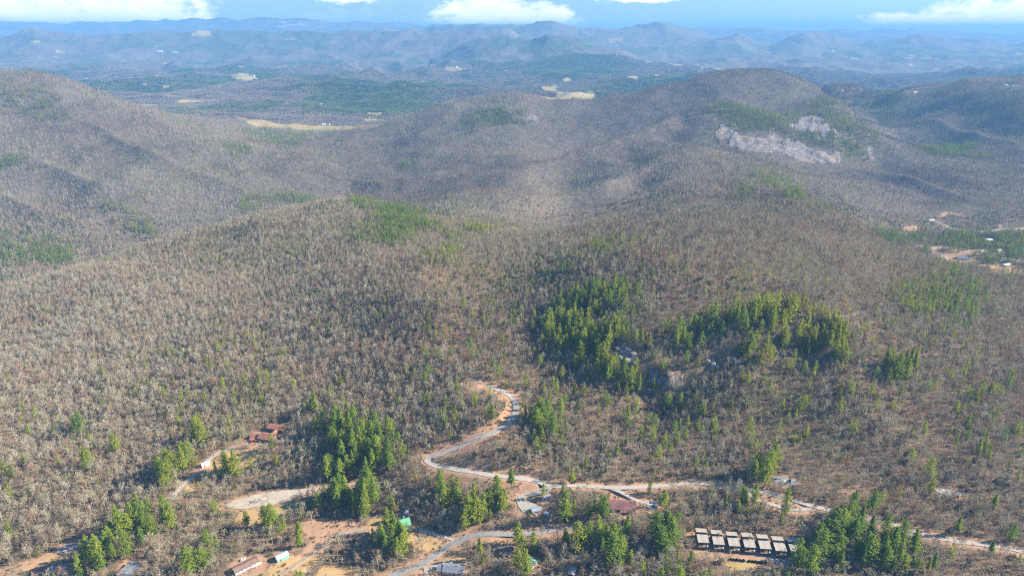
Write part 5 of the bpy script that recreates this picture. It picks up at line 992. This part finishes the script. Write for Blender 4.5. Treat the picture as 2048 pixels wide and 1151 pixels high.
def build_hedge():
    V, F = shrub(901, 1.0, 1.3, 160, .4); me = quads('shrub', V, F, M_shrub)
    us = [1461, 1467, 1474, 1480, 1487, 1499, 1505, 1511, 1517, 1524, 1531]
    for i, u in enumerate(us):
        p = at(u, 1115+.10*(u-1461)+3); o = bpy.data.objects.new('shrub', me); o.location = (p.x, p.y, surf(p.x, p.y)-.1); s = random.uniform(1.0, 1.35); o.scale = (s, s, s); link(o)
        tag(o, 'dark round shrub, %s from the left in the row below the cabins lot' % ORD[i], 'shrub', 'dark shrubs edging the cabins lot')
build_buildings(); build_cars(); build_boulders(); build_hedge()
LAND.update({'hairpin bend of the gravel road': at(858, 920), 'upper end of the gravel road': at(976, 772), 'pale gravel lot': at(540, 1000), 'dry orange lawn': at(450, 925), 'bend where the two gravel roads meet': at(1097, 972),
  'black car on the grey lot': at(127, 1107), 'grey paved lot at bottom left': at(150, 1095), 'dark shrub row below the cabins': at(1500, 1122), 'pale loop of the long gravel road': at(1600, 1018), 'lot behind the paired pines': at(1570, 960), 'pale lot at the right': at(1900, 982),
  'gravel road at the right edge': at(1990, 1092), 'lower road beside the green cabin': at(916, 1083), 'dry field with the curving track': at(660, 1080), 'long gravel road above the maroon-roofed house': at(1240, 974), 'right bend of the upper gravel road': at(1031, 806),
  'blue pickup beside the long gravel road': at(1447, 983), 'paved turnaround by the maroon-roofed house': at(1306, 1009), 'dirt drive at the lower left': at(255, 1052), 'lower left corner of the photo': at(10, 1145), 'lower right corner of the photo': at(2030, 1145)})

grow_forest(); build_terrain(); build_roads()

# ------------------------------------------------------------------ say which tree is which
def label_trees():
    keys = [k for k in LAND if k]; LP = np.array([[LAND[k].x, LAND[k].y] for k in keys]); cnt = {}
    info = []
    for (nm, t, s) in TREES:
        p = np.array([t.location.x, t.location.y]); d = np.hypot(*(LP-p).T); i = int(np.argmin(d)); dx, dy = p-LP[i]
        side = ('right of' if dx > 0 else 'left of') if abs(dx) > abs(dy) else ('behind' if dy > 0 else 'in front of'); info.append((nm, i, side, d[i], s, t))
    for nm in ('pine_tree', 'bare_tree'):
        for q in sorted([x for x in info if x[0] == nm], key=lambda x: x[3]):
            _, i, side, d, s, t = q; k = cnt.get((nm, i, side), 0); cnt[(nm, i, side)] = k+1
            what = 'green pine' if nm == 'pine_tree' else 'leafless tree'
            w = ('nearest %s %s the %s' if k == 0 else ORD[k]+' nearest %s %s the %s') % (what, side, keys[i])
            if len(w.split()) > 16: w = w.replace(' the ', ' ')
            tag(t, w, 'tree', 'green pines among the houses and roads' if nm == 'pine_tree' else 'leafless trees around the houses and roads')
    print('max rank', max(cnt.values()))
label_trees()

# ------------------------------------------------------------------ the air
def build_haze():
    zt = 590.0; zb = float(GZ.min())-6
    X = 53000.0; mb = MB(); mb.box(-X, X, -600, 47500, zb, zt)
    m = bpy.data.materials.new('air'); m.use_nodes = True; nt = m.node_tree; nt.nodes.remove(nt.nodes['Principled BSDF'])
    pv = nd(nt, 'ShaderNodeVolumePrincipled'); pv.inputs['Color'].default_value = (*HAZE_COL, 1); pv.inputs['Density'].default_value = HAZE_D; pv.inputs['Anisotropy'].default_value = 0.0
    pv.inputs['Absorption Color'].default_value = (0, 0, 0, 1)
    nt.links.new(pv.outputs[0], nt.nodes['Material Output'].inputs['Volume'])
    o = mb.build('haze', m); tag(o, 'pale blue haze filling the air over the valleys', 'haze', None, 'stuff')
HAZE_COL, HAZE_D = (0.25, 0.56, 1.0), 7.6e-5
build_haze()
